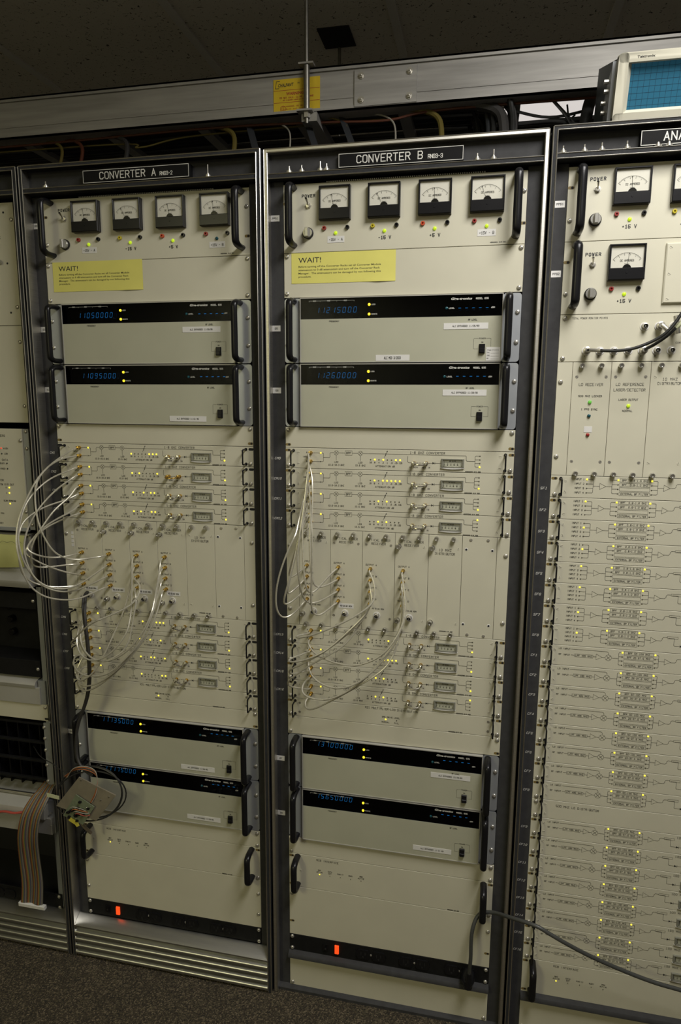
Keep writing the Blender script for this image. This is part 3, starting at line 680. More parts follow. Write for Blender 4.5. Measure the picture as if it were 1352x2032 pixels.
# ------------------------------------------------------------------ converter modules
def conv_legend(b):
    L = b.line
    b.text('A', 47.8, 9.6, 3.2, 'c', 0.5); b.text('B', 47.8, 29, 3.2, 'c', 0.5); b.text('INPUT', 45.5, 19.2, 3.0, 'c', 0.45, width=13)
    L([(61, 10.4), (83.5, 10.4), (84.9, 11.8), (84.9, 27.5), (83.5, 28.9), (61, 28.9)]); L([(84.9, 19.7), (98, 19.7), (99.5, 18.2), (99.5, 10.7), (101, 9.2), (108.5, 9.2)])
    b.fill([(77.5, 27.6), (80.5, 28.9), (77.5, 30.2)])
    for x, t1, t2, w_ in ((113.2, 'LO2', '10.5-18.0 GHZ', 35), (165.6, 'LO3', '10.5 GHZ', 22)):
        b.circ(x, 9.3, 4.7); k = 3.3
        L([(x - k, 9.3 - k), (x + k, 9.3 + k)]); L([(x - k, 9.3 + k), (x + k, 9.3 - k)]); L([(x, 14), (x, 25)])
        b.text(t1, x, 28.9, 3.2, 'c', 0.45); b.text(t2, x, 35.2, 3.2, 'c', 0.45, width=w_)
    L([(117.9, 9.3), (132.8, 9.3)]); b.rect(132.8, 147.7, 4.4, 13.8, 0.5); b.text('BPF', 140.3, 9.1, 4.0, 'c', 0.55); L([(147.7, 9.3), (160.9, 9.3)])
    L([(170.3, 9.4), (385.5, 9.9), (387, 11.4), (387, 19), (388.5, 20.5), (404.8, 20.5)])
    L([(216.5, 17.5), (223, 3.8)], 0.7); b.fill([(223.6, 2.4), (223.9, 5.6), (221.3, 4.6)]); L([(218.3, 13.8), (220.3, 13.0), (218.8, 11.4), (221.0, 10.4), (219.3, 8.8), (221.6, 7.8)], 0.6)
    for i, t in enumerate(('16', '8', '4', '2', '1', '.5', '.25', '.125')): b.text(t, 187.8 + i * 8.94, 28, 3.0, 'c', 0.45, adv=0.78)
    b.text('ATTENUATION dB', 219, 35.4, 3.2, 'c', 0.45, width=40.7)
    b.text('1-8 GHZ CONVERTER', 270.9, 5.5, 4.4, 'l', 0.52, width=72.4)
    L([(266.5, 13), (266.5, 23.5), (267.5, 26), (270, 26.8), (275, 26.8)]); L([(285, 26.8), (288.5, 26.8)]); L([(290.5, 26.8), (294, 26.8)]); L([(296, 26.8), (300, 26.8)])
    L([(310, 26.6), (336, 26.2)]); b.fill([(318, 24.0), (322.6, 26.5), (318, 29.0)]); L([(323, 24), (323, 29)], 0.6)
    b.text('IF MON', 278.7, 36, 2.9, 'c', 0.45, width=17.3); b.text('DET IN', 305.2, 36, 2.9, 'c', 0.45, width=16)
    L([(413, 9.6), (406.5, 9.6), (404.8, 11.3), (404.8, 30.6), (406.5, 32.3), (413, 32.3)]); L([(404.8, 17.2), (413, 17.2)]); L([(404.8, 24.7), (413, 24.7)])
    b.text('A53200N3 S/N 009', 401, 42.2, 1.9, 'c', 0.45, width=31)
def edge_meter(root, x, d, w_=46.5, h_=18.2):
    m_ = part('edge_meter', lambda b: (b.box(0, w_, -4, 0, 0, 2.2, 0.4), b.box(0, 3.6, -4, 0, 1, h_, 0.4), b.box(w_ - 3.6, w_, -4, 0, 1, h_, 0.4), b.box(0, w_, -4, 0, h_ - 2, h_, 0.4)), 'edge_bezel', root, key=('em', w_), x=x, d=d)
    part('dial_plate', lambda b: b.prism([(3, 2)] + [(3 + (w_ - 6) * i / 10, h_ - 1.2 - 2.4 * (2 * i / 10 - 1) ** 2) for i in range(11)] + [(w_ - 3, 2)], -1.2, -0.2), 'dial_face', m_, key=('emd', w_), smooth=False)
    def sc(b):
        for i in range(21):
            xx = 6 + (w_ - 12) * i / 20; b.seg((xx, 6.2), (xx, 9.6 if i % 4 == 0 else 8.2), 0.4, -1.5)
        for i, t in enumerate('024681'): b.text(t, 6 + (w_ - 12) * i / 5, 12.2, 2.8, 'c', 0.45, y=-1.5)
        b.seg((5, 6), (w_ - 5, 6), 0.35, -1.5); b.text('DB METER', w_ / 2, 4.4, 1.8, 'c', 0.35, width=13, y=-1.5); b.seg((5.5, 3), (5.5, 14), 0.7, -1.5)
    part('dial_scale', sc, 'ink', m_, key=('ems', w_), smooth=False)
    part('lens', lambda b: b.box(1.5, w_ - 1.5, -3.6, -3.1, 1.5, h_ - 1.5), 'glass_clear', m_, key=('eml', w_), smooth=False)
    part('lower_lip', lambda b: b.prism([(-1, h_)] + [(w_ * i / 8, h_ + 1.2 + 2.0 * (1 - (2 * i / 8 - 1) ** 2)) for i in range(9)] + [(w_ + 1, h_)], -3.4, 0), 'white_label', m_, key=('emlip', w_))
def jumper(rk, cm, u, mat, label):
    n = 9
    def fn(b):
        pts = [(0, -12, 0), (0, -17, 0)] + [(12.9 - 12.9 * math.cos(math.pi * i / n), -18 - 9 * math.sin(math.pi * i / n), -1.5 * math.sin(math.pi * i / n)) for i in range(n + 1)] + [(25.8, -17, 0), (25.8, -12, 0)]
        b.tube(pts, 1.75, 8)
        for x in (0, 25.8): b.lathe(x, 0, [(4.4, 6.5), (4.4, 11.5), (2.6, 12), (2.6, 16)], 8)
    o = part('jumper_cable', fn, mat, None, key='jump')
    o.location = ((RX[rk] + 279.5) * 0.001, 0, (ZT - u * U - 26.8) * 0.001)
    return tag(o, label, 'cable', 'short jumpers on the converter modules')
LIT = {1: (0, 5, 6, 7), 2: (0, 2, 7), 3: (0, 3, 5, 6), 4: (0, 2, 5, 6), 5: (1, 5, 6, 7), 6: (0, 3, 6), 7: (0, 3, 4, 7), 8: (0, 6, 7),
       9: (1, 3, 6, 7), 10: (1, 3, 4, 5, 6, 7), 11: (2, 4), 12: (2, 4), 13: (0, 5), 14: (0, 4, 5, 6, 7), 15: (2, 4), 16: (2, 4)}
def side_hardware(r, amber=True, lh=True):
    if lh: wire_handle(r, 18.2, 6.2, 38)
    wire_handle(r, 465, 6.2, 38.5)
    slot(r, 6.0, 5.6, amber); slot(r, 477, 6.2, amber); screw(r, 7, 38); screw(r, 475.2, 38)
for cm in range(1, 17):
    rk = 'A' if cm <= 8 else 'B'; k = (cm - 1) % 8; u = 12 + k if k < 4 else 21 + k - 4
    r = mod(rk, u, 'converter_module', 'cream 1-8 GHZ CONVERTER module beside CM%d marking, %s rack' % (cm, RN[rk]), 'converter module', '1-8 GHz converter modules')
    panel(r, 1); side_hardware(r, rk == 'B')
    part('printed_legend', conv_legend, 'ink', r, key='convleg', smooth=False)
    sma(r, 56.8, 10.5); sma(r, 56.8, 28.9)
    for x in (279.5, 305.3): part('coax_connector', lambda b: b.lathe(0, 0, [(4.6, 0), (4.6, 2.2), (3.0, 2.3), (3.0, 6.5)], 6), 'gold', r, key='sma2', x=x, d=26.8)
    edge_meter(r, 336.2, 16.6)
    lt = [(79, 10.4)] + [(187.8 + i * 8.94, 22) for i in LIT[cm]]; of = [(187.8 + i * 8.94, 22) for i in range(8) if i not in LIT[cm]]
    on = 0 if cm in (12, 16) else 3
    for i, dd in enumerate((9.6, 17.2, 24.7, 32.3)): (lt if i == on else of).append((414.4, dd))
    leds(r, lt, of)
    for x in (28.8, 455): flat_screw(r, x, 10, rot=cm * 0.7); flat_screw(r, x, 34, rot=cm * 1.3 + 1)
    jumper(rk, cm, u, 'brass' if cm == 2 else 'semi_rigid', ('brass coloured' if cm == 2 else 'silver') + ' jumper loop joining two sockets on module CM%d, %s rack' % (cm, RN[rk]))

# ------------------------------------------------------------------ X21 multiplier, MCB interface, outlet strips
for rk in 'AB':
    n = RN[rk]
    r = mod(rk, 25, 'multiplier_unit', 'cream panel lettered X21 MULTIPLIER-LO3 DISTRIBUTION, %s rack' % n, 'panel'); panel(r, 1); side_hardware(r, rk == 'B')
    def lg(b):
        b.text('X21 MULTIPLIER-LO3 DISTRIBUTION', 182.5, 4.8, 4.6, 'l', 0.52, width=118.5)
        b.text('SRS DRIVE LEVEL', 241.5, 24.0, 3.2, 'c', 0.45, width=40); b.text('NORMAL', 229.5, 36.2, 3.0, 'c', 0.45, width=17); b.text('FAIL', 254.5, 36.6, 3.0, 'c', 0.45, width=10)
        b.text('A53200N2 S/N 002', 385, 42.3, 1.9, 'c', 0.45, width=30)
    part('printed_legend', lg, 'ink', r, key='x21', smooth=False)
    leds(r, [(229.8, 29.6)], [(254.6, 30)])
    for x in (28.8, 455): flat_screw(r, x, 11, 'nickel', 0.3); flat_screw(r, x, 33, 'nickel', 1.2)
def mcb(rk, u):
    r = mod(rk, u, 'interface_unit', 'cream panel lettered MCB INTERFACE with black bow handles, %s rack' % RN[rk], 'panel', 'MCB INTERFACE panels'); panel(r, 2)
    def lg(b):
        b.text('MCB INTERFACE', 68.6, 9.6, 4.4, 'l', 0.5, width=53.5)
        for x, a, c in ((76.3, 'RMT', 'ACTIVE'), (102, 'DATA', 'OUT'), (127.5, '', 'PARITY'), (152.4, '', 'BUSY'), (177.7, 'MSG', 'ACTIVE')):
            if a: b.text(a, x, 36, 3.0, 'c', 0.45, adv=0.85)
            b.text(c, x, 41 if a else 38.5, 3.0, 'c', 0.45, adv=0.85)
        b.text('A53200N4 S/N 003', 395, 86, 1.9, 'c', 0.45, width=26)
    part('printed_legend', lg, 'ink', r, key='mcb', smooth=False)
    leds(r, [(76.3, 47)], [(102, 47), (127.5, 46.8), (152.4, 47), (177.7, 47.3)], 1.4)
    d_handle(r, 22, 6, 80, 36, 7.6, 0.75); d_handle(r, 461, 6, 80, 36, 7.6, 0.75)
    flat_screw(r, 29, 44, rot=1); slot(r, 476.5, 6.5); slot(r, 7, 6.5); slot(r, 7, 82); screw(r, 476, 82)
mcb('A', 34); mcb('B', 34); mcb('C', 38)
def outlets(rk, x0, xs, scr):
    r = mod(rk, 39, 'outlet_strip', 'black power outlet strip with glowing red switch, %s rack' % RN[rk], 'power strip', 'black outlet strips')
    panel(r, 1, 'black_matte')
    part('pilot_switch', lambda b: (b.box(x0 - 5, x0 + 5, -3, 0, 11, 33, 0.5), b.prism([(x0 - 4.4, 12), (x0 + 4.4, 12), (x0 + 4.4, 32), (x0 - 4.4, 32)], -4.2, -3)), 'neon_red', r, label='glowing red rocker switch')
    part('circuit_breaker', lambda b: (b.box(x0 - 36, x0 - 22, -2, 0, 12, 32, 0.5), b.tube([(x0 - 27, -2, -22), (x0 - 27, -7, -20)], 2.2, 8)), 'black_gloss', r)
    for x in xs:
        o = part('socket', lambda b: b.prism([(17 * math.cos(math.radians(t)), 22 + max(-12.5, min(12.5, 17 * math.sin(math.radians(t))))) for t in range(0, 360, 15)], -2.5, 0), 'black_plastic', r, key='sock', x=x)
        part('contact_slots', lambda b: (b.seg((-5, 16), (-5, 23), 1.6, -2.7), b.seg((5, 16), (5, 23), 1.6, -2.7), b.disc(0, 28, 2.0, -2.7)), 'interior', o, key='socks', smooth=False)
    for x in scr: part('screw', lambda b: b.lathe(0, 0, [(2.6, 0), (2.3, 1.2), (1, 1.6)], 10), 'nickel', r, key='scrsm', x=x, d=22)
    for x in (7, 475.5): screw(r, x, 6.5); screw(r, x, 38)
outlets('A', 88, (157, 194, 259, 296, 362, 398), (174, 277, 380))
outlets('B', 119.7, (185, 223, 289, 328, 397, 435), (204, 309, 414))
for rk in 'BC':
    r = blank(rk, 0, 2, 'cream panel at the foot of the %s rack, below the grey cross rail' % RN[rk], [], slots=())
    r.location.z = (ZT - 1790) * 0.001
    for x, d in ((7, 80), (475, 80)): screw(r, x, d)
    for x in (7, 475): part('mounting_slot', slot_fn, 'interior', r, key='slot', x=x, d=6.5, smooth=False)

# ------------------------------------------------------------------ plug-in card rows
DIV = [29.2, 100.6, 172.0, 243.3, 315.0, 385.4, 456.4]
def cage(rk, u):
    r = mod(rk, u, 'card_cage', 'narrow cream side ears of the plug-in card row, %s rack' % RN[rk], 'card cage')
    for a, c, s in ((0.5, DIV[0] - 0.3, (8, 8)), (DIV[6] + 0.3, 482.1, (475, 475))):
        part('side_ear', lambda b: b.box(a, c, 0, 3, 0.45, 5 * U - 0.45, 0.5), 'cream', r)
        screw(r, s[0], 38.4); screw(r, s[1], 184.6)
    if rk == 'A':
        for i in range(4): part('number_tag', lambda b: b.box(20, 26, -0.4, 0, 33 + i * 10, 40 + i * 10), 'white_label', r, smooth=False)
    return r
def plug(rk, u, k, name, label, cat, w_=71.2, group=None, knobs='nn'):
    r = thing(name, label, cat, RX[rk] + DIV[k], u * U, 0, group)
    W_ = DIV[k + 1] - DIV[k]
    part('front_panel', lambda b: b.box(0.35, W_ - 0.35, 0, 3, 0.5, 5 * U - 0.5, 0.4), 'cream', r)
    for d in (7.6, 217): thumb(r, 16.5, d); thumb(r, 52, d)
    for d, kk in ((28.6, knobs[0]), (193.6, knobs[1])):
        if kk == 'k': cknob(r, 7.6, d)
        else: flat_screw(r, 8.5, d, 'nickel' if kk == 's' else 'cream', 0.5)
        flat_screw(r, 62.5, d, 'nickel' if kk == 's' else 'cream', 1.9)
    return r
ORD = ['first', 'second', 'third', 'fourth']
def ofr_legend(b):
    b.text('OPTICAL FIBER', 35.6, 18, 4.6, 'c', 0.5, width=50); b.text('RECEIVER', 35.6, 26, 4.6, 'c', 0.5, width=31)
    for i, c in enumerate('ABCD'): b.text('OUTPUT ' + c, 20, 73.6 + i * 25.7, 3.3, 'c', 0.48, width=24)
for rk in 'AB':
    cage(rk, 16)
    for k in range(4):
        kn = {'A': ['ss', 'kk', 'kk', 'kk'], 'B': ['nk', 'ss', 'ss', 'kk']}[rk][k]
        r = plug(rk, 16, k, 'optical_receiver', 'OPTICAL FIBER RECEIVER card, %s from the left in the %s rack' % (ORD[k], RN[rk]), 'plug-in card', group='optical fiber receiver cards', knobs=kn)
        part('printed_legend', ofr_legend, 'ink', r, key='ofr', smooth=False)
        for d in (82.5, 108, 133.5, 159.8): sma(r, 18.5, d)
        bnc(r, 33.6, 187)
        if not (rk == 'B' and k in (0, 3, 2)):
            l = part('bias_label', lambda b: b.box(19.5, 53, -0.5, 0, 165.2, 175.6), 'white_label', r, key='biasl', smooth=False)
            part('lettering', lambda b: b.text('PD BIAS MON', 36.2, 170.4, 3.2, 'c', 0.5, width=26, y=-0.7), 'ink', l, key='biast', smooth=False)
        else: part('bias_lettering', lambda b: b.text('PD BIAS MON', 36.2, 172, 2.8, 'c', 0.4, width=26), 'ink', r, key='biasp', smooth=False)
    r = plug(rk, 16, 4, 'distributor_card', '10 MHZ DISTRIBUTOR card beside the last optical receiver, %s rack' % RN[rk], 'plug-in card', knobs='kk' if rk == 'B' else 'nn')
    part('printed_legend', lambda b: (b.text('10 MHZ', 35, 32.6, 4.6, 'c', 0.5, width=26), b.text('DISTRIBUTOR', 35, 40.6, 4.6, 'c', 0.5, width=41), b.text('A53200N5 S/N 005', 42, 212, 1.9, 'c', 0.42, width=28)), 'ink', r, key='dist', smooth=False)
    r = thing('blank_card', 'plain cream blank card with four drilled holes, %s rack' % RN[rk], 'plug-in card', RX[rk] + DIV[5], 16 * U)
    part('front_panel', lambda b: b.box(0.35, DIV[6] - DIV[5] - 0.35, 0, 3, 0.5, 5 * U - 0.5, 0.4), 'cream', r)
    for x, d in ((8.6, 28.7), (62, 28.7), (7.4, 192.6), (61, 192.5)):
        o = part('drilled_hole', lambda b: b.disc(0, 0, 2.2, -0.35), 'interior', r, key='dhole', x=x, d=d, smooth=False)
        part('countersink', lambda b: b.lathe(0, 0, [(3.6, 0), (3.4, 0.15)], 12), 'white_label', o, key='csk')
    for x, d in ((17.4, 7.6), (52.8, 6.9), (16.7, 215.5), (51.3, 216.2)): part('screw', lambda b: b.lathe(0, 0, [(3.3, 0), (3.2, 1), (1, 1.2)], 12), 'nickel', r, key='scr33', x=x, d=d)
cage('C', 8)
lor = plug('C', 8, 0, 'local_oscillator_card', 'LO RECEIVER card with green, blue and red indicators, right rack', 'plug-in card', knobs='ss')
part('printed_legend', lambda b: (b.text('LO RECEIVER', 35.5, 43.4, 4.8, 'c', 0.5, width=44), b.text('500 MHZ LOCKED', 35.5, 65.4, 3.3, 'c', 0.48, width=43), b.text('1 PPS SYNC', 35.5, 91, 3.3, 'c', 0.48, width=30)), 'ink', lor, smooth=False)
for d, mt_ in ((76.8, 'led_green'), (103.4, 'led_blue_off'), (140.5, 'jack_red')):
    part('indicator_lamp', lambda b: b.lathe(0, 0, [(3.4, 0), (3.3, 2.5), (2.4, 3.6), (0.8, 4)], 12), mt_, lor, key='lorl', x=35.6, d=d)
st = part('reset_sticker', lambda b: b.box(28, 43, -0.5, 0, 124, 136), 'white_label', lor, smooth=False)
part('lettering', lambda b: (b.text('SYNC', 35.5, 126.6, 2.3, 'c', 0.35), b.text('FAULT', 35.5, 130, 2.3, 'c', 0.35), b.text('RESET', 35.5, 133.4, 2.3, 'c', 0.35)), 'ink', st, smooth=False)
lol = plug('C', 8, 1, 'laser_card', 'LO REFERENCE LASER/DETECTOR card with one green indicator, right rack', 'plug-in card', knobs='ss')
part('printed_legend', lambda b: (b.text('LO REFERENCE', 35.2, 43, 4.8, 'c', 0.5, width=50), b.text('LASER/DETECTOR', 35.2, 53.2, 4.8, 'c', 0.5, width=57), b.text('LASER OUTPUT', 34.6, 72, 3.3, 'c', 0.48, width=35), b.text('NORMAL', 34.2, 93.4, 3.3, 'c', 0.48, width=18)), 'ink', lol, smooth=False)
part('indicator_lamp', lambda b: b.lathe(0, 0, [(3.4, 0), (3.3, 2.5), (2.4, 3.6), (0.8, 4)], 12), 'led_green_lit', lol, key='lorl', x=35.4, d=83.4)
for k in (2, 3, 4, 5):
    r = plug('C', 8, k, 'distributor_card', ('10 MHZ DISTRIBUTOR card cut by the right edge of the picture', 'unlettered cream card right beside the distributor card, right rack', 'unlettered cream card, second right of the distributor card, right rack', 'unlettered cream card at the right end of the row, right rack')[k - 2], 'plug-in card')
    if k == 2: part('printed_legend', lambda b: (b.text('10 MHZ', 34.6, 33, 4.6, 'c', 0.5, width=26), b.text('DISTRIBUTOR', 34.6, 41, 4.6, 'c', 0.5, width=42)), 'ink', r, smooth=False)

# ------------------------------------------------------------------ total power monitor panel
r = mod('C', 6, 'monitor_unit', 'cream TOTAL POWER MONITOR POINTS panel with rows of coax sockets, right rack', 'panel'); panel(r, 2)
part('printed_legend', lambda b: (b.text('TOTAL POWER MONITOR POINTS', 22.9, 7, 2.9, 'l', 0.36, width=64), b.text('CONVERTER', 211, 54.6, 3.0, 'l', 0.4, width=26), [b.text(str(i + 1), 49.5 + i * 25.45, 78.5, 2.6, 'c', 0.4) for i in range(16)]), 'ink', r, smooth=False)
for i in range(8): bnc(r, 153.8 + i * 25.4 + (25 if i > 2 else 0), 24)
for i in range(16): bnc(r, 51.5 + i * 25.45, 68.4)
for x, d in ((9, 6.9), (9, 82.3), (475, 6.9), (475, 82.3)): screw(r, x, d)
ad = part('bnc_elbow', lambda b: (b.lathe(180, 24, [(7.2, 8), (7.2, 15), (5, 16), (5, 20)], 14), b.tube([(180, -20, -24), (183, -22, -27), (195, -23, -38)], 4.6, 10)), 'nickel', r)
part('bnc_tee', lambda b: (b.lathe(205, 24, [(7.2, 8), (7.2, 15), (5, 16), (5, 24)], 14), b.tube([(202, -22, -8), (205, -23, -24), (208, -23, -40)], 4.8, 10)), 'nickel', r)

# ------------------------------------------------------------------ filter modules of the right rack
def boxes(b, x0, x1, t, ds):
    for d, s_ in zip(ds, t):
        b.rect(x0, x1, d - 3.4, d + 3.4, 0.45)
        if s_: b.text(s_, (x0 + x1) / 2, d, 3.2, 'c', 0.45, width=min(x1 - x0 - 6, 2.95 * len(s_)))
def tri(b, x0, x1, d): b.line([(x0, d - 6.2), (x0, d + 6.2), (x1, d)], 0.45, closed=True)
def fork(b, xv, xe, ds, c):
    s_ = 1.5 if xe > xv else -1.5
    b.line([(xe, ds[0]), (xv + s_, ds[0]), (xv, ds[0] + 1.5), (xv, ds[-1] - 1.5), (xv + s_, ds[-1]), (xe, ds[-1])])
    for d in ds[1:-1]: b.line([(xv, d), (xe, d)])
DS = (6.6, 15.5, 24.4, 33.4)
def tail(b, x, total):
    b.line([(x, 19.6), (x + 8, 19.6), (x + 10.5, 17), (x + 10.5, 14), (x + 13, 11.5), (x + 20, 11.5)])
    b.rect(x + 20, x + 40, 9.3, 13.7); b.line([(x + 22, 12.8), (x + 33, 12.8), (x + 33, 27), (x + 34.5, 28.5), (x + 60, 28.5)])
    b.fill([(x + 44.5, 26), (x + 49.5, 28.5), (x + 44.5, 31)]); b.line([(x + 50, 26), (x + 50, 31)], 0.6)
    if total: b.text('100 MHZ CONVERTER', x + 45, 6.2, 4.2, 'l', 0.5, width=70); b.text('TOTAL POWER', x + 84, 41.5, 2.6, 'c', 0.4, width=32)
def sf_legend(b):
    for i, d in enumerate(DS): b.text('INPUT %d' % (i + 1), 46, d, 3.2, 'l', 0.46, width=18.6)
    fork(b, 81.7, 71.5, DS, 20); b.line([(81.7, 19.8), (94.2, 19.8)]); tri(b, 94.2, 106, 19.8); b.line([(106, 19.8), (117.1, 19.8)])
    fork(b, 117.1, 127, DS, 20); boxes(b, 131.3, 187.4, ('BPF  0.8-1.6 GHZ', 'BPF  0.8-1.0 GHZ', '', 'EXTERNAL BP FILTER'), DS)
    fork(b, 201.5, 192, DS, 20); b.line([(201.5, 19.8), (212.6, 19.8)]); tri(b, 212.6, 224, 19.7); tail(b, 224, False)
def cf_legend(b):
    b.text('LO INPUT', 36.8, 7.2, 3.2, 'l', 0.46, width=22.5); b.text('RF INPUT', 37, 20.2, 3.2, 'l', 0.46, width=22.2)
    b.line([(61.5, 7), (131, 7), (133.5, 8), (134.9, 10), (134.9, 13.6)]); b.line([(61.5, 20), (68.6, 20)]); b.rect(68.6, 104.7, 16.8, 23.2); b.text('LPF 485 MHZ', 86.6, 20, 3.2, 'c', 0.46, width=32)
    b.line([(104.7, 20), (110.9, 20)]); tri(b, 110.9, 122.9, 19.9); b.line([(122.9, 19.9), (128.7, 19.9)]); b.circ(134.9, 19.8, 6.2)
    k = 4.4; b.line([(134.9 - k, 19.8 - k), (134.9 + k, 19.8 + k)]); b.line([(134.9 - k, 19.8 + k), (134.9 + k, 19.8 - k)]); b.line([(141.1, 19.8), (154.8, 19.8)])
    fork(b, 154.8, 160, DS, 20); boxes(b, 165, 221.5, ('BPF 50-100 MHZ', 'BPF 25-37.5 MHZ', '', 'EXTERNAL BP FILTER'), DS)
    fork(b, 231.3, 226, DS, 20); b.line([(231.3, 19.2), (242.3, 19.2)]); tri(b, 242.3, 254, 19.2); tail(b, 254, True)
for i in range(24):
    sf = i < 8; num = i + 1 if sf else i - 7
    u = 13 + i if i < 16 else 14 + i
    nm = ('SF%d' if sf else 'CF%d') % num
    r = mod('C', u, 'filter_module', 'cream filter module with printed circuit diagram, beside %s marking' % nm, 'filter module', 'filter modules of the right rack')
    panel(r, 1); wire_handle(r, 19.6, 6.2, 38.6); wire_handle(r, 465, 6.2, 38.5)
    slot(r, 7.2, 6.2); slot(r, 477, 6.2); screw(r, 9.2, 38.6); screw(r, 475.2, 38)
    flat_screw(r, 29, 11, rot=i * 0.9); flat_screw(r, 29, 33, rot=i * 1.7 + 1)
    if sf:
        part('printed_legend', sf_legend, 'ink', r, key='sfl', smooth=False)
        on = 0 if num in (1, 2, 5, 6) else 1
        leds(r, [(69.7, DS[on]), (128.4, DS[0]), (190.6, DS[0])], [(69.7, d) for j, d in enumerate(DS) if j != on] + [(x, d) for x in (128.4, 190.6) for d in DS[1:]])
    else:
        part('printed_legend', cf_legend, 'ink', r, key='cfl', smooth=False)
        leds(r, [(161.6, DS[0]), (224.6, DS[0])], [(x, d) for x in (161.6, 224.6) for d in DS[1:]])
    edge_meter(r, 314, 18.6)
r = mod('C', 29, 'distributor_unit', 'cream panel lettered 500 MHZ LO DISTRIBUTOR between two banks of filter modules', 'panel'); panel(r, 1)
part('printed_legend', lambda b: b.text('500 MHZ LO DISTRIBUTOR', 51.5, 11.8, 4.6, 'l', 0.52, width=88), 'ink', r, smooth=False)
wire_handle(r, 19.6, 6.2, 38.6); wire_handle(r, 465, 6.2, 38.5); screw(r, 9.2, 6.4); screw(r, 9.2, 38.6); screw(r, 475, 6.4); screw(r, 475, 38.6); flat_screw(r, 29, 11); flat_screw(r, 29, 33, rot=1.4)

# ------------------------------------------------------------------ left-edge rack contents
def lmod(d, name, label, cat): return thing(name, label, cat, RX['L'], d)
r = lmod(0, 'control_unit', 'tall cream panel with a knob, topmost in the left-edge rack', 'panel')
part('front_panel', lambda b: b.box(0.5, 482.1, 0, 3, 0.5, 6 * U - 0.5, 0.5), 'cream', r)
thumb(r, 442, 127); part('pin_hole', lambda b: b.disc(458, 130, 2.4, -0.3), 'interior', r, smooth=False); part('pin_hole', lambda b: b.disc(457, 21, 2.4, -0.3), 'interior', r, smooth=False); part('pin_hole', lambda b: b.disc(458, 238, 2.4, -0.3), 'interior', r, smooth=False)
screw(r, 476, 37); screw(r, 475, 226)
part('printed_legend', lambda b: (b.text('TED', 442, 60.8, 5, 'r', 0.6), b.text('RSE', 445, 74, 5, 'r', 0.8), b.seg((448, 4), (448, 16), 0.5)), 'ink', r, smooth=False)
r = lmod(6 * U, 'blank_unit', 'tall plain cream panel, second from top in the left-edge rack', 'panel')
part('front_panel', lambda b: b.box(0.5, 482.1, 0, 3, 0.5, 5 * U - 0.5, 0.5), 'cream', r); screw(r, 475.5, 37); screw(r, 475, 183)
r = lmod(503, 'scan_controller', 'cream panel lettered SCAN RUNNING with small indicators, left-edge rack', 'panel')
part('front_panel', lambda b: b.box(15, 466, -6, 3, 0, 243, 0.8), 'cream', r)
part('slide_edge', lambda b: b.box(466.5, 481, -2, 4, 0, 243, 0.8), 'flange', r)
part('lower_edge', lambda b: b.box(15, 466, -9, 3, 237, 246, 0.8), 'flange', r)
for x, d in ((462, 27), (474, 6), (474, 46), (462, 198), (474, 230)): screw(r, x, d, -6 if x < 466 else -2)
def lg(b):
    y = -6.3
    b.text('TERS', 412, 16.5, 4.6, 'c', 0.55, width=17, y=y); b.text('HIGH', 420, 46.5, 3.4, 'c', 0.5, y=y); b.text('LOW', 420, 59, 3.4, 'c', 0.5, y=y); b.text('DATA', 415.7, 74, 4.4, 'c', 0.5, y=y)
    b.text('READY', 407, 82.3, 3.2, 'c', 0.5, y=y); b.text('MISSED', 406, 95, 3.2, 'c', 0.5, y=y); b.text('ATOR', 400, 123, 4.4, 'c', 0.5, y=y); b.text('TV SW SIG OUT', 435, 133, 4.2, 'r', 0.5, width=48, y=y)
    b.text('0', 413, 140.5, 3, 'c', 0.5, y=y); b.text('1', 413, 153.4, 3, 'c', 0.5, y=y); b.text('SCAN RUNNING', 420.5, 172.6, 3.4, 'c', 0.5, width=33, y=y); b.text('1 PPS', 394, 204, 3.4, 'c', 0.5, y=y); b.text('RESET', 390, 228, 3.4, 'c', 0.5, y=y)
part('printed_legend', lg, 'ink', r, smooth=False)
for x, d, mt_ in ((408, 46.2, 'led_red'), (408.6, 59.2, 'ink'), (420.7, 82, 'ink'), (421, 95, 'ink'), (421.6, 140.5, 'led_yellow'), (420.8, 153.4, 'led_yellow'), (420.6, 179.3, 'led_yellow')):
    part('indicator_lamp', lambda b: b.dome(0, 0, 1.8, 1.5, 8), mt_, r, key='ldome', x=x, d=d, y=-6)
r = lmod(757, 'chart_recorder', 'grey chart recorder with a strip of yellow-green chart paper, left-edge rack', 'chart recorder')
part('housing', lambda b: b.box(14, 468, -4, 250, 0, 131, 1.5), 'shelf_grey', r)
part('paper_guide', lambda b: b.tube([(15, -6, -2), (468, -6, -2)], 2.2, 8), 'trim', r)
def chart(b):
    n, m_ = 14, 8; vs = []
    for i in range(n + 1):
        for j in range(m_ + 1):
            x = 30 + 430 * i / n; t = j / m_
            vs.append((x, -8 - 16 * math.sin(t * 2.2) - 3 * math.sin(x * 0.03) * t, -(2 + 78 * t + 5 * t * math.sin(x * 0.02 + 1))))
    b.add(vs, [(i * (m_ + 1) + j, (i + 1) * (m_ + 1) + j, (i + 1) * (m_ + 1) + j + 1, i * (m_ + 1) + j + 1) for i in range(n) for j in range(m_)])
ch = part('chart_paper', chart, 'chart_paper', r)
part('pen_trace', lambda b: b.tube(spline([(370 + i * 6, -19.5 - (0.5 if i % 2 else 0), -(16 + 4 * math.sin(i * 1.9) + (4 if i % 3 == 0 else 0))) for i in range(15)], 3), 0.35, 4), 'ink', r)
part('front_lip', lambda b: xprism(b, [(-4, 84), (-20, 108), (-26, 112), (-26, 118), (-20, 130), (-4, 131)], 14, 468), 'shelf_grey', r)
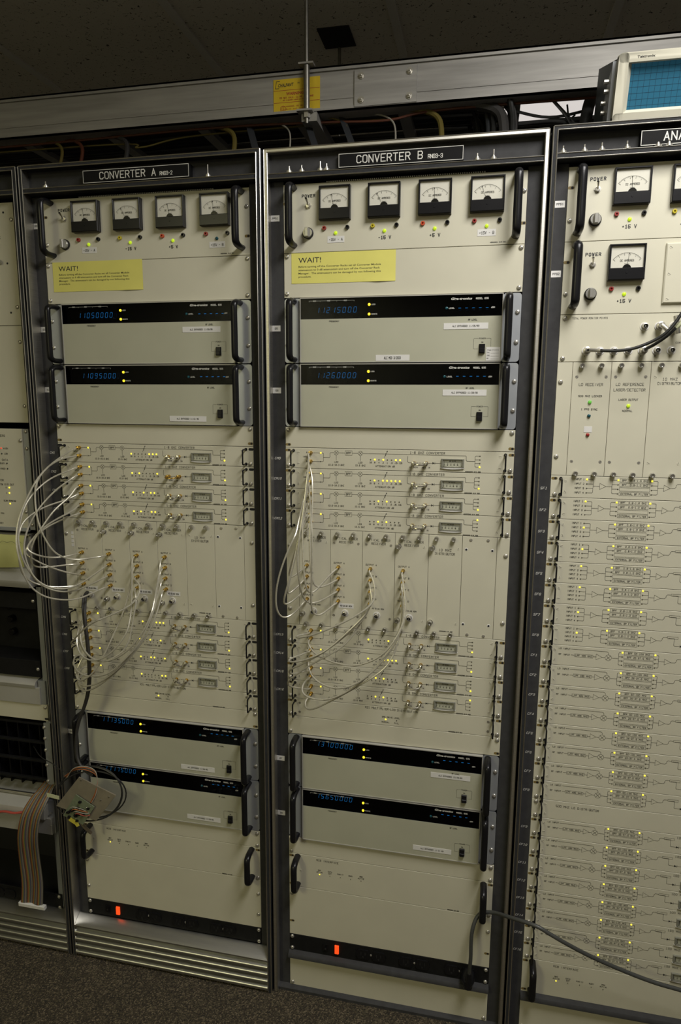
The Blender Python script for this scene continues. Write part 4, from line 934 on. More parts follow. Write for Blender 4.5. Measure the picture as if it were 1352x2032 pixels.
r = lmod(890, 'black_chassis', 'black open chassis with two black boxes, under the chart recorder', 'chassis')
part('upper_box', lambda b: b.box(10, 466, 0, 300, 16, 58, 1), 'black_matte', r); part('lower_box', lambda b: b.box(10, 465, 0, 300, 192, 236, 1), 'black_matte', r)
part('recessed_front', lambda b: b.box(10, 455, 70, 300, 58, 192, 1), 'black_matte', r)
for i in range(3): part('round_knob', lambda b: b.lathe(340 + i * 2, 75 + i * 35, [(9, -70), (9, -56), (7, -54)], 14), 'black_gloss', r)
for x, d in ((458, 36), (458, 214)): screw(r, x, d)
r = lmod(1128, 'sliding_drawer', 'silver grey drawer front with rolled top edge, left-edge rack', 'drawer')
part('drawer_front', lambda b: b.box(10, 462, -6, 250, 24, 69, 1), 'shelf_grey', r); part('rolled_edge', lambda b: xprism(b, [(20, 2), (-4, 8), (-10, 16), (-8, 24), (20, 24)], 10, 452), 'shelf_grey', r)
part('slide_bracket', lambda b: b.box(456, 476, -2, 60, 6, 69, 0.5), 'flange', r)
r = lmod(1197.5, 'blank_unit', 'narrow cream panel below the silver drawer, left-edge rack', 'panel'); part('front_panel', lambda b: b.box(0.5, 478, -2, 3, 0, 44, 0.5), 'cream', r); screw(r, 472, 7, -2)
slot(r, 474, 38, False).location.y = -0.002
r = lmod(1245, 'card_cage', 'black card cage with dark boards, behind the ribbon cable', 'card cage')
part('cage_back', lambda b: b.box(5, 470, 60, 300, 0, 215), 'black_matte', r, smooth=False)
for i in range(14): part('circuit_card', lambda b: b.box(20 + i * 32, 23 + i * 32, 14, 60, 6 + (i % 3) * 4, 190), 'black_gloss', r, smooth=False)
for i in range(4): part('cage_rail', lambda b: b.box(5, 462, 4, 12, 8 + i * 52, 14 + i * 52, 0.5), 'black_matte', r)
part('cage_ear', lambda b: b.box(461, 480, 0, 4, 4, 214, 0.5), 'flange', r)
for d in (16, 46, 78, 120, 165): screw(r, 463, d)
r = lmod(1458, 'drawer_shelf', 'silver pull-out shelf that the ribbon cable hangs over, left-edge rack', 'shelf')
part('shelf_floor', lambda b: xprism(b, [(60, 2), (4, 10), (-20, 24), (-24, 44), (-22, 50), (60, 50)], 5, 460), 'shelf_grey', r)
part('front_skirt', lambda b: b.box(5, 474, -14, 4, 50, 96, 1), 'shelf_grey', r)
part('rear_tube', lambda b: b.tube([(5, 8, -2), (460, 8, -2)], 4, 10), 'trim', r)
part('slide_bracket', lambda b: b.box(459, 478, -4, 60, 4, 96, 0.5), 'flange', r)
for d in (40, 75): part('latch', lambda b: b.tube([(470, -5, -d), (473, -14, -d + 8)], 2.2, 8), 'nickel', r)
rr_, PL = RK['L']
PL('bay_blackout', lambda b: b.box(-20, 466, 190, 194, 1240, 1880), 'interior')  # black sheets added behind and beside the open bays to darken them
PL('bay_blackout', lambda b: b.box(466, 468, 30, 300, 880, 1880), 'interior')
PL('bay_blackout_floor', lambda b: b.box(-20, 500, 5, 300, 1792, 1796), 'interior')  # black sheet added to hide the carpet and keep the bay dark
PL('mounting_rail', lambda b: b.box(467, 480, 3, 6, 890, 1880), 'flange')
r = lmod(1740, 'outlet_strip', 'black power outlet strip behind the ribbon connector, left-edge rack', 'power strip')
part('front_panel', lambda b: b.box(0.5, 478, 0, 3, 0, 44, 0.5), 'black_matte', r)
for x in (285, 320): part('socket', lambda b: b.prism([(17 * math.cos(math.radians(t)), 22 + max(-12.5, min(12.5, 17 * math.sin(math.radians(t))))) for t in range(0, 360, 15)], -2.5, 0), 'black_plastic', r, key='sock', x=x)
part('screw', lambda b: b.lathe(0, 0, [(2.6, 0), (2.3, 1.2), (1, 1.6)], 10), 'nickel', r, key='scrsm', x=303, d=22)
screw(r, 470, 6); screw(r, 470, 38)

# ------------------------------------------------------------------ coax cables (world mm: x, y, z below the top panel edge)
CABLES = [
('A',2,'D',1,'A',[(-437,-10,-871),(-438,-22,-872),(-431,-34,-866),(-451,-50,-875),(-475,-70,-887),(-501,-92,-886),(-533,-112,-876),(-552,-130,-853),(-560,-143,-822),(-563,-149,-788),(-569,-149,-758),(-574,-143,-732),(-574,-130,-691),(-566,-112,-655),(-556,-92,-617),(-552,-70,-597),(-536,-50,-575),(-516,-34,-558),(-500,-22,-545),(-499,-10,-544)]),
('A',2,'C',2,'A',[(-437,-10,-845),(-438,-22,-846),(-432,-34,-843),(-474,-48,-865),(-498,-67,-873),(-521,-87,-868),(-540,-105,-854),(-552,-121,-831),(-561,-133,-801),(-567,-139,-773),(-572,-139,-746),(-575,-133,-725),(-572,-121,-683),(-569,-105,-658),(-561,-87,-638),(-550,-67,-620),(-535,-48,-606),(-510,-34,-596),(-500,-22,-589),(-499,-10,-588)]),
('A',2,'B',2,'B',[(-437,-10,-819),(-438,-22,-820),(-431,-34,-818),(-449,-48,-833),(-475,-67,-853),(-494,-86,-860),(-515,-103,-857),(-538,-118,-843),(-551,-127,-822),(-560,-130,-798),(-570,-127,-764),(-571,-118,-737),(-568,-103,-709),(-558,-86,-680),(-548,-67,-659),(-530,-48,-634),(-507,-34,-617),(-500,-22,-608),(-499,-10,-607)]),
('A',2,'A',1,'B',[(-437,-10,-794),(-438,-22,-795),(-432,-36,-791),(-470,-54,-797),(-492,-75,-794),(-504,-95,-781),(-514,-110,-762),(-527,-119,-724),(-535,-119,-695),(-545,-110,-659),(-554,-95,-630),(-556,-75,-604),(-540,-54,-578),(-516,-36,-565),(-500,-22,-563),(-499,-10,-562)]),
('A',1,'D',3,'B',[(-508,-10,-871),(-509,-22,-872),(-500,-36,-865),(-515,-55,-865),(-545,-77,-862),(-573,-100,-848),(-583,-118,-826),(-580,-131,-799),(-576,-135,-773),(-580,-131,-743),(-582,-118,-719),(-584,-100,-702),(-565,-77,-682),(-539,-55,-669),(-513,-36,-662),(-500,-22,-652),(-499,-10,-651)]),
('A',1,'B',3,'A',[(-508,-10,-819),(-509,-22,-820),(-503,-36,-814),(-538,-55,-816),(-564,-77,-817),(-574,-97,-808),(-567,-110,-788),(-559,-115,-758),(-545,-110,-730),(-538,-97,-713),(-527,-77,-684),(-514,-55,-666),(-506,-36,-654),(-500,-22,-634),(-499,-10,-633)]),
('A',1,'A',4,'A',[(-508,-10,-794),(-509,-22,-795),(-499,-36,-789),(-509,-55,-791),(-528,-77,-791),(-540,-98,-785),(-547,-115,-776),(-557,-124,-768),(-564,-124,-759),(-560,-115,-747),(-551,-98,-728),(-533,-77,-708),(-512,-55,-695),(-496,-36,-684),(-500,-22,-678),(-499,-10,-677)]),
('A',1,'C',4,'B',[(-508,-10,-845),(-509,-22,-846),(-500,-36,-839),(-508,-54,-832),(-521,-74,-821),(-541,-93,-806),(-553,-105,-794),(-572,-110,-782),(-585,-105,-774),(-582,-93,-758),(-564,-74,-732),(-550,-54,-719),(-516,-36,-703),(-500,-22,-697),(-499,-10,-696)]),
('A',3,'A',5,'A',[(-365,-10,-794),(-366,-22,-795),(-362,-32,-816),(-358,-44,-874),(-355,-58,-918),(-352,-73,-938),(-354,-84,-957),(-376,-92,-990),(-405,-95,-1015),(-435,-92,-1027),(-468,-84,-1025),(-490,-73,-1006),(-499,-58,-983),(-495,-44,-954),(-489,-32,-941),(-500,-22,-945),(-499,-10,-944)]),
('A',3,'B',7,'A',[(-365,-10,-819),(-366,-22,-820),(-366,-32,-854),(-378,-45,-914),(-398,-59,-964),(-401,-73,-981),(-423,-83,-1031),(-439,-89,-1054),(-458,-89,-1072),(-480,-83,-1084),(-497,-73,-1081),(-503,-59,-1065),(-494,-45,-1038),(-489,-32,-1028),(-500,-22,-1034),(-499,-10,-1033)]),
('A',3,'C',6,'B',[(-365,-10,-845),(-366,-22,-846),(-339,-36,-852),(-335,-54,-875),(-345,-74,-893),(-376,-93,-908),(-409,-105,-921),(-399,-110,-916),(-440,-105,-937),(-476,-93,-972),(-507,-74,-995),(-512,-54,-1010),(-494,-36,-1003),(-500,-22,-1008),(-499,-10,-1007)]),
('A',3,'D',6,'A',[(-365,-10,-871),(-366,-22,-872),(-351,-34,-891),(-356,-48,-930),(-360,-64,-990),(-376,-77,-1010),(-405,-84,-1026),(-425,-84,-1028),(-457,-77,-1025),(-484,-64,-1009),(-499,-48,-989),(-494,-34,-982),(-500,-22,-989),(-499,-10,-988)]),
('A',4,'A',5,'B',[(-294,-10,-794),(-295,-22,-795),(-290,-33,-807),(-293,-45,-846),(-295,-61,-888),(-291,-76,-898),(-300,-89,-932),(-324,-97,-970),(-353,-100,-999),(-390,-97,-1020),(-425,-89,-1029),(-462,-76,-1021),(-488,-61,-998),(-496,-45,-971),(-490,-33,-958),(-500,-22,-963),(-499,-10,-962)]),
('A',4,'B',7,'B',[(-294,-10,-819),(-295,-22,-820),(-292,-32,-826),(-299,-42,-880),(-299,-55,-905),(-309,-69,-942),(-323,-81,-976),(-344,-90,-1002),(-378,-94,-1036),(-401,-94,-1055),(-434,-90,-1064),(-466,-81,-1071),(-498,-69,-1066),(-516,-55,-1051),(-516,-42,-1036),(-494,-32,-1041),(-500,-22,-1052),(-499,-10,-1051)]),
('A',4,'C',8,'A',[(-294,-10,-845),(-295,-22,-846),(-290,-32,-849),(-298,-45,-889),(-300,-59,-913),(-315,-73,-957),(-342,-83,-1000),(-376,-89,-1042),(-415,-89,-1072),(-445,-83,-1090),(-481,-73,-1102),(-504,-59,-1097),(-510,-45,-1076),(-496,-32,-1067),(-500,-22,-1078),(-499,-10,-1077)]),
('A',4,'D',8,'B',[(-294,-10,-871),(-295,-22,-872),(-289,-31,-873),(-293,-42,-899),(-296,-54,-921),(-306,-66,-954),(-332,-76,-992),(-362,-83,-1030),(-400,-85,-1065),(-433,-83,-1091),(-466,-76,-1110),(-494,-66,-1115),(-510,-54,-1102),(-505,-42,-1089),(-495,-31,-1086),(-500,-22,-1097),(-499,-10,-1096)]),
('B',2,'C',9,'A',[(119,-10,-845),(118,-22,-846),(120,-30,-842),(92,-39,-861),(68,-49,-868),(54,-59,-854),(49,-67,-822),(46,-73,-786),(46,-75,-754),(50,-73,-716),(53,-67,-688),(57,-59,-652),(60,-49,-601),(62,-39,-571),(60,-30,-546),(56,-22,-545),(57,-10,-544)]),
('B',2,'D',9,'B',[(119,-10,-871),(118,-22,-872),(120,-31,-867),(106,-40,-879),(90,-51,-891),(79,-63,-886),(76,-73,-868),(77,-80,-836),(80,-84,-797),(81,-84,-740),(80,-80,-704),(76,-73,-686),(76,-63,-651),(74,-51,-606),(69,-40,-584),(61,-31,-568),(56,-22,-563),(57,-10,-562)]),
('B',2,'A',10,'A',[(119,-10,-794),(118,-22,-795),(120,-31,-791),(107,-42,-804),(90,-54,-824),(78,-66,-838),(68,-74,-833),(64,-79,-814),(61,-79,-784),(58,-74,-744),(55,-66,-693),(53,-54,-682),(55,-42,-640),(59,-31,-600),(56,-22,-589),(57,-10,-588)]),
('B',2,'B',10,'B',[(119,-10,-819),(118,-22,-820),(121,-31,-815),(112,-41,-820),(95,-51,-827),(82,-60,-825),(76,-64,-810),(72,-64,-774),(69,-60,-727),(68,-51,-695),(66,-41,-674),(62,-31,-622),(56,-22,-608),(57,-10,-607)]),
('B',1,'D',11,'A',[(48,-10,-871),(47,-22,-872),(49,-33,-869),(28,-47,-896),(8,-63,-901),(-1,-77,-878),(1,-87,-839),(10,-90,-794),(32,-87,-734),(44,-77,-710),(43,-63,-699),(46,-47,-666),(52,-33,-630),(56,-22,-634),(57,-10,-633)]),
('B',1,'C',11,'B',[(48,-10,-845),(47,-22,-846),(49,-36,-844),(25,-53,-867),(11,-69,-868),(20,-79,-840),(35,-79,-787),(48,-69,-720),(54,-53,-687),(57,-36,-660),(56,-22,-652),(57,-10,-651)]),
('B',1,'A',12,'A',[(48,-10,-794),(47,-22,-795),(49,-33,-792),(34,-45,-806),(24,-57,-810),(24,-64,-796),(34,-64,-765),(45,-57,-718),(46,-45,-708),(54,-33,-687),(56,-22,-678),(57,-10,-677)]),
('B',1,'B',12,'B',[(48,-10,-819),(47,-22,-820),(51,-35,-817),(34,-51,-836),(20,-65,-846),(24,-70,-829),(38,-65,-764),(48,-51,-707),(60,-35,-706),(56,-22,-697),(57,-10,-696)]),
('B',3,'A',13,'A',[(191,-10,-794),(190,-22,-795),(204,-32,-812),(209,-44,-838),(206,-57,-854),(185,-69,-871),(150,-77,-892),(112,-80,-911),(82,-77,-926),(50,-69,-939),(35,-57,-942),(39,-44,-942),(54,-32,-942),(56,-22,-945),(57,-10,-944)]),
('B',3,'B',14,'A',[(191,-10,-819),(190,-22,-820),(195,-30,-823),(201,-39,-850),(199,-49,-866),(184,-59,-887),(161,-67,-910),(119,-73,-953),(90,-75,-972),(60,-73,-987),(35,-67,-996),(19,-59,-999),(20,-49,-996),(39,-39,-991),(55,-30,-985),(56,-22,-989),(57,-10,-988)]),
('B',3,'C',15,'A',[(191,-10,-845),(190,-22,-846),(194,-31,-842),(199,-41,-859),(190,-51,-886),(169,-61,-909),(108,-68,-964),(79,-70,-981),(49,-68,-1001),(27,-61,-1014),(16,-51,-1028),(27,-41,-1036),(49,-31,-1029),(56,-22,-1034),(57,-10,-1033)]),
('B',3,'D',16,'A',[(191,-10,-871),(190,-22,-872),(192,-30,-868),(189,-37,-880),(178,-46,-904),(159,-55,-936),(136,-61,-960),(98,-65,-982),(64,-65,-1005),(37,-61,-1028),(19,-55,-1044),(12,-46,-1060),(26,-37,-1069),(48,-30,-1072),(56,-22,-1078),(57,-10,-1077)]),
('B',4,'A',13,'B',[(262,-10,-794),(261,-22,-795),(264,-32,-799),(269,-42,-822),(274,-55,-847),(275,-69,-873),(270,-81,-895),(259,-90,-916),(244,-94,-940),(218,-94,-964),(180,-90,-982),(150,-81,-987),(118,-69,-986),(91,-55,-984),(70,-42,-978),(58,-32,-965),(56,-22,-963),(57,-10,-962)]),
('B',4,'B',14,'B',[(262,-10,-819),(261,-22,-820),(264,-32,-835),(270,-43,-871),(268,-56,-904),(256,-69,-935),(240,-80,-959),(214,-87,-992),(180,-90,-1022),(151,-87,-1036),(125,-80,-1042),(95,-69,-1039),(72,-56,-1030),(61,-43,-1016),(59,-32,-1006),(56,-22,-1008),(57,-10,-1007)]),
('B',4,'C',15,'B',[(262,-10,-845),(261,-22,-846),(265,-31,-855),(266,-42,-882),(263,-54,-913),(249,-66,-946),(224,-76,-976),(198,-83,-1011),(161,-85,-1042),(122,-83,-1067),(84,-76,-1074),(56,-66,-1071),(48,-54,-1063),(51,-42,-1051),(58,-31,-1047),(56,-22,-1052),(57,-10,-1051)]),
('B',4,'D',16,'B',[(262,-10,-871),(261,-22,-872),(264,-31,-876),(267,-40,-893),(261,-51,-920),(258,-62,-949),(243,-72,-982),(220,-78,-1003),(179,-80,-1032),(130,-78,-1066),(89,-72,-1094),(67,-62,-1107),(55,-51,-1105),(53,-40,-1096),(58,-31,-1091),(56,-22,-1097),(57,-10,-1096)]),
]
for rk, k, ch_, cm, ab, P_ in CABLES:
    up_ = cm <= 4 or 9 <= cm <= 12
    solo('coax_cable', lambda b: b.tube(bspl(list(P_), 4), 1.95, 8), 'cable_silver',
         'thin silver cable from %s receiver OUTPUT %s to input %s of CM%d, %s rack' % (ORD[k - 1], ch_, ab, cm, RN[rk]), 'cable', group='thin silver coax cables')

def plugged(name, label, pts, r_, mat, plugs=True, n=10, k=5, group=None):
    t = thing(name, label, 'cable', 0, 0, 0, group)
    part('cable', lambda b: b.tube(spline(pts, k), r_, n), mat, t)
    return t
t = plugged('coax_cable', 'black coax cable from the first socket of the lower row, monitor panel', [(607, -16, -335), (612, -30, -335.5), (652, -43, -338), (685, -50, -334), (718, -55, -320), (738, -60, -304), (755, -60, -279), (772, -60, -246), (800, -55, -215), (850, -45, -200), (910, -30, -250), (935, -18, -291)], 3.0, 'cable_black')
part('bnc_plug', lambda b: (b.lathe(607, 335.1, [(7.2, 9), (7.2, 17), (4.6, 18), (4.2, 24)], 14), b.tube([(607, -22, -335), (612, -30, -335.5), (628, -36, -336.5)], 3.8, 10)), 'nickel', t)
t = plugged('coax_cable', 'black coax cable from the fifth socket of the lower row, monitor panel', [(708.8, -16, -335), (711, -28, -333), (722, -42, -326), (742, -48, -310), (766, -50, -285), (800, -50, -262), (850, -45, -270), (884, -18, -291)], 3.0, 'cable_black')
part('bnc_plug', lambda b: (b.lathe(708.8, 335.1, [(7.2, 9), (7.2, 17), (4.6, 18), (4.2, 24)], 14)), 'nickel', t)
part('cable_sleeve', lambda b: b.tube([(752, -49, -299), (759, -49.6, -292), (768, -50, -284), (782, -50, -274)], 4.0, 10), 'tag_pale', t)
t = plugged('power_cable', 'dark grey power cord threaded through a handle and crossing the right rack', [(436, -32, -1748), (438, -38, -1705), (439, -40, -1674), (439, -35, -1621), (447, -25, -1590), (461, -19, -1576), (487, -25, -1566), (519, -60, -1542), (569, -85, -1531), (601, -90, -1542), (630, -90, -1556), (683, -80, -1586), (751, -70, -1616), (818, -65, -1637), (896, -60, -1653), (1030, -50, -1690), (1060, -60, -1800), (1062, -70, -1884)], 4.3, 'cable_grey')
part('plug_body', lambda b: (b.lathe(435, 1754, [(15, 2.6), (16, 12), (15, 24), (11, 32), (9, 36)], 16), b.tube([(435.5, -30, -1764), (436, -32, -1748), (437.5, -36, -1722)], [10, 8, 5], 12)), 'black_plastic', t)
for i, (off, sy_) in enumerate(((0, 0), (7, -6))):
    solo('data_cable', lambda b: b.tube(bspl([(-493 + off * .3, -14, -888), (-492 + off * .4, -26, -890), (-488 + off, -42, -905), (-480 + off, -54 + sy_, -925), (-474 + off, -60 + sy_, -955), (-468 + off, -64 + sy_, -1000), (-467 + off, -64 + sy_, -1045), (-472 + off, -60 + sy_, -1095), (-485 + off * .8, -54 + sy_, -1140), (-502 + off * .5, -50 + sy_, -1178), (-518, -48 + sy_, -1215), (-528 + off, -48 + sy_, -1262), (-526 + off, -54 + sy_, -1300), (-505 + off, -60 + sy_, -1322), (-480 + off, -63 + sy_, -1330)], 4), 3.4, 8), 'cable_dark',
         'dark cable hanging from the first receiver down to the circuit board, %s strand' % ('left' if i == 0 else 'right'), 'cable')

# ------------------------------------------------------------------ hanging circuit board with its coil of wire
cb = thing('circuit_board', 'small green circuit board on a tan plate hanging in front of Converter A rack', 'circuit board', -485, 1379, -80)
ax = math.radians(0)
def plate_fn(b): b.prism([(-16, -48), (80, -13), (24, 62), (-83, 37)], -2, 1)
part('backing_plate', plate_fn, 'board_tan', cb)
part('board', lambda b: b.prism([(-23, -5), (25, 21), (-9, 73), (-62, 56)], -8, -6), 'board_green', cb)
def comp(b):
    random.seed(3)
    for i in range(16):
        u_, v_ = random.uniform(0.1, 0.9), random.uniform(0.1, 0.9)
        x = -23 + 48 * u_ - 39 * v_; d = -5 + 26 * u_ + 61 * v_
        b.box(x - 3, x + 3, -11 - random.random() * 3, -8, d - 2, d + 2)
part('components', comp, 'black_matte', cb, smooth=False)
for i, (x, d) in enumerate(((-40, 45), (-30, 30), (-20, 40), (-12, 52), (5, 25), (8, 38), (-2, 48), (15, 22), (-26, 58))):
    part('solder_joint', lambda b: b.dome(0, 0, 1.5, 2.0, 8), 'chrome', cb, key='sold', x=x, d=d, y=-8)
for i, m_ in enumerate(('cable_white', 'wire_orange', 'cable_white', 'cable_red')):
    part('hookup_wire', lambda b: b.tube(spline([(-45 + i * 6, -9, -(40 + i * 3)), (-30 + i * 4, -16, -(24 + i * 5)), (-12 + i * 5, -14, -(26 + i * 6)), (4 + i * 3, -9, -(34 + i * 3))], 5), 0.9, 6), m_, cb)
part('yellow_tape', lambda b: b.prism([(-44, 56), (-22, 66), (-18, 76), (-25, 80), (-30, 74), (-46, 66)], -10, -8.5), 'tag_yellow', cb)
for x, d in ((62, -8), (40, 4), (-10, -42)): part('screw', lambda b: b.lathe(0, 0, [(2.2, 2), (2.0, 3.2), (0.8, 3.6)], 8), 'chrome', cb, key='cbs', x=x, d=d)
coil = thing('wire_coil', 'coil of black cable and orange wires looped around the circuit board', 'cable', -485, 1379, -70)
for i, (rx_, ry_, dx, dd, m_, rd) in enumerate(((88, 68, 3, 0, 'cable_black', 2.0), (84, 71, 0, 3, 'cable_black', 2.0), (90, 64, 5, 5, 'cable_black', 1.7))):
    part('loop', lambda b: b.tube([(dx + rx_ * math.cos(t * math.pi / 18), (4 if i else -1) + 6 * math.sin(t * math.pi / 18 + i), -dd + ry_ * math.sin(t * math.pi / 18) - 0.15 * rx_ * math.cos(t * math.pi / 18) * -1) for t in range(-11, 29)], rd, 8), m_, coil)
for i, m_ in enumerate(('wire_orange', 'cable_black', 'wire_orange', 'cable_white')):
    part('twisted_wire', lambda b: b.tube(spline([(-60 + i * 2, -4, 40 - i), (-30, -7 - i, 62 + i * 2), (0, -6, 66 + i * 3), (25, -5, 56 + i * 3), (31, -9, 36), (26 + i, -14, 12), (14 + i, -16, -12)], 6), 1.0, 6), m_, coil)
part('paper_flag', lambda b: b.prism([(-112, 10), (-78, 14), (-78, 24), (-112, 20)], -6, -5.5), 'tag_pale', coil)
part('loose_end', lambda b: b.tube(spline([(-90, 0, 10), (-92, -3, -30), (-75, -4, -60), (-50, -3, -62), (-38, -6, -50)], 6), 1.3, 6), 'cable_black', coil)
part('sleeved_lead', lambda b: b.tube(spline([(-30, 2, -72), (-26, 8, -95), (-22, 30, -130)], 5), 4.2, 8), 'sleeve_brown', coil)

# ------------------------------------------------------------------ rainbow ribbon cable
def ribbon(b): pass
def make_ribbon():
    cent = [(-624, 60, -1372), (-640, 20, -1402), (-654, -10, -1432), (-664, -38, -1462), (-672, -50, -1490), (-680, -52, -1540), (-686, -44, -1610), (-688, -40, -1680), (-692, -42, -1745)]
    cent = [Vector(p) for p in spline(cent, 4)]
    wd = [40 + 24 * min(1, i / 12) for i in range(len(cent))]
    cols = [(0.12, 0.07, 0.04), (0.26, 0.08, 0.04), (0.30, 0.15, 0.05), (0.28, 0.23, 0.06), (0.12, 0.15, 0.06), (0.09, 0.10, 0.13), (0.15, 0.11, 0.13), (0.19, 0.17, 0.13), (0.28, 0.26, 0.20), (0.08, 0.07, 0.05)]
    N = 40; vs = []; fs = []; cf = []
    for i, c in enumerate(cent):
        sway = 2.5 * math.sin(i * 0.5)
        for k in range(N + 1):
            s_ = k / N - 0.5
            for q in (0, 1):
                if q == 1 and k == N: continue
                ss = s_ + (0.5 / N if q else 0)
                vs.append((c.x + ss * wd[i] + sway * 0.3, c.y - (1.1 if q else 0) - 4 * math.cos(ss * 9 + i * 0.12) * 0.6, c.z + ss * (12 if i > 8 else 20)))
    row = 2 * N + 1
    for i in range(len(cent) - 1):
        for k in range(row - 1):
            fs.append((i * row + k, i * row + k + 1, (i + 1) * row + k + 1, (i + 1) * row + k)); cf.append(cols[(k // 2) % 10])
    me = bpy.data.meshes.new('ribbon'); me.from_pydata([(x / 1000, y / 1000, z / 1000) for x, y, z in vs], [], fs)
    a = me.attributes.new('wire', 'FLOAT_COLOR', 'FACE')
    for i, c in enumerate(cf): a.data[i].color = (*c, 1)
    me.materials.append(MT['ribbon'])
    return me
t = thing('ribbon_cable', 'wide rainbow ribbon cable hanging out of the left-edge rack', 'cable')
o = bpy.data.objects.new('ribbon', make_ribbon()); COL.objects.link(o); o.parent = t
part('ribbon_connector', lambda b: b.add(*(lambda q: (q.v, q.f))(MB().box(-730, -653, -47, -37, 1742, 1752, 1))), 'white_label', t)
solo('wire_bundle', lambda b: b.tube(spline([(-790, -30, -1500), (-760, -32, -1492), (-735, -30, -1494), (-715, -26, -1492), (-695, -20, -1490)], 5), 3.0, 8), 'cable_red', 'short red wire bundle passing behind the ribbon cable at the left edge', 'cable')
solo('cross_wire', lambda b: b.tube(spline([(-700, 20, -1328), (-650, -20, -1330), (-600, -40, -1333), (-560, -60, -1335), (-520, -66, -1338)], 5), 1.2, 6), 'cable_black', 'thin black wire crossing the rack posts toward the circuit board', 'cable')

# ------------------------------------------------------------------ overhead cable tray
tr = thing('cable_tray', 'long aluminium ladder cable tray hanging above the racks', 'cable tray', 0, -250)
def rail(b, y):
    s_ = 1 if y < 500 else -1
    b.box(-2600, 2200, min(y, y + 4 * s_), max(y, y + 4 * s_), -96, 0)
    b.box(-2600, 2200, min(y - 5 * s_, y + 34 * s_), max(y - 5 * s_, y + 34 * s_), -98, -94); b.box(-2600, 2200, min(y - 5 * s_, y), max(y - 5 * s_, y), -98, -88)
    b.box(-2600, 2200, min(y - 3 * s_, y + 46 * s_), max(y - 3 * s_, y + 46 * s_), -3, 0); b.box(-2600, 2200, min(y - 3 * s_, y), max(y - 3 * s_, y), -9, 0)
    b.box(-2600, 2200, min(y - 1.5 * s_, y), max(y - 1.5 * s_, y), -30, -26)
part('side_rail', lambda b: rail(b, 300), 'tray_metal', tr, smooth=False); part('side_rail', lambda b: rail(b, 800), 'tray_metal', tr, smooth=False)
for i in range(18): part('rung', lambda b: b.box(-14, 14, 305, 795, -16, -2), 'tray_metal', tr, key='rung', x=-2400 + i * 260, smooth=False)
sp_ = part('splice_plate', lambda b: b.box(88, 236, 295, 300, -84, -4, 0.5), 'tray_metal', tr)
for x in (105, 219):
    for d in (-70, -18): part('bolt', lambda b: (b.lathe(0, 0, [(8, 0), (8, 1.5)], 14), b.lathe(0, 0, [(5.6, 1.5), (5.6, 6)], 6), b.lathe(0, 0, [(2.8, 6), (2.6, 9)], 8)), 'nickel', sp_, key='bolt', x=x, d=d, y=295)
stk = part('warning_sticker', lambda b: b.box(-112, 4, 298.2, 300, -80, -4), 'sticker_yellow', tr, smooth=False, label='yellow warning sticker')
def st_t(b):
    y = 297.8
    b.font('CHALFANT', -100, -63, 10.5, bold=0.02, shear=0.3, y=y, width=39); b.line([(-96, -76), (-104, -76), (-107, -60), (-98, -60)], 1.2, y); b.text('TM', -52, -69, 3.2, 'l', 0.4, y=y)
def st_r(b):
    y = 297.8
    b.seg((-111, -55), (3, -55), 0.9, y); b.seg((-111, -28), (3, -28), 0.9, y); b.font('WARNING!', -80, -44, 9, bold=0.03, y=y, width=46)
    b.text('DO NOT WALK, CLIMB OR STAND', -96, -38.5, 3.4, 'l', 0.5, width=84, y=y)
    for i, w_ in enumerate((70, 76, 70)): b.text(('NOT A WALKWAY LADDER OR SUPPORT', 'FOR PERSONNEL USE ONLY FOR', 'CABLES AND TUBING')[i], -58, -33 + i * 0 + (0 if i == 0 else 8 + i * 6), 2.4, 'c', 0.35, width=w_ * 0.85, y=y)
    b.circ(-88, -14, 7, 0.8, y); b.text('UL', -88, -14, 6, 'c', 0.8, y=y, adv=0.7)
part('black_lettering', st_t, 'ink', stk, smooth=False); part('red_lettering', st_r, 'sticker_red', stk, smooth=False)
hr = thing('hanger_rod', 'threaded hanger rod with sleeve and nut in front of the tray sticker', 'hanger rod', -25, -250, 284)
part('rod', lambda b: b.tube([(0, 0, -28), (0, 0, 392)], 4.6, 10), 'rod_zinc', hr)
part('sleeve', lambda b: b.tube([(0, 0, -1), (0, 0, 98)], 7.6, 14), 'rod_zinc', hr)
part('washer_plate', lambda b: b.box(-22, 16, -14, 12, 0, 4), 'tray_metal', hr, smooth=False); part('washer_plate', lambda b: b.box(-18, 18, -10, 12, -103, -99), 'tray_metal', hr, smooth=False)
part('nut', lambda b: vlathe(b, 0, 0, [(9, -16), (9, -4.5)], 6), 'nickel', hr)
part('bearing_strut', lambda b: b.add([(-14, 4, 2), (24, 4, 2), (24, 520, 2), (-14, 520, 2), (-14, 4, -18), (24, 4, -18), (24, 520, -18), (-14, 520, -18)], [(0, 1, 2, 3), (7, 6, 5, 4), (0, 4, 5, 1), (1, 5, 6, 2), (2, 6, 7, 3), (3, 7, 4, 0)]), 'tray_metal', hr, smooth=False).location.z = -0.004
hb = thing('hanger_rod', 'far hanger rod ending at the dark square ceiling plate', 'hanger rod', -62, -250, 822)
part('rod', lambda b: b.tube([(0, 0, -20), (0, 0, 388)], 5, 10), 'rod_zinc', hb)
part('ceiling_plate', lambda b: b.box(-44, 52, -115, 0, -391, -388), 'black_matte', hb, smooth=False)

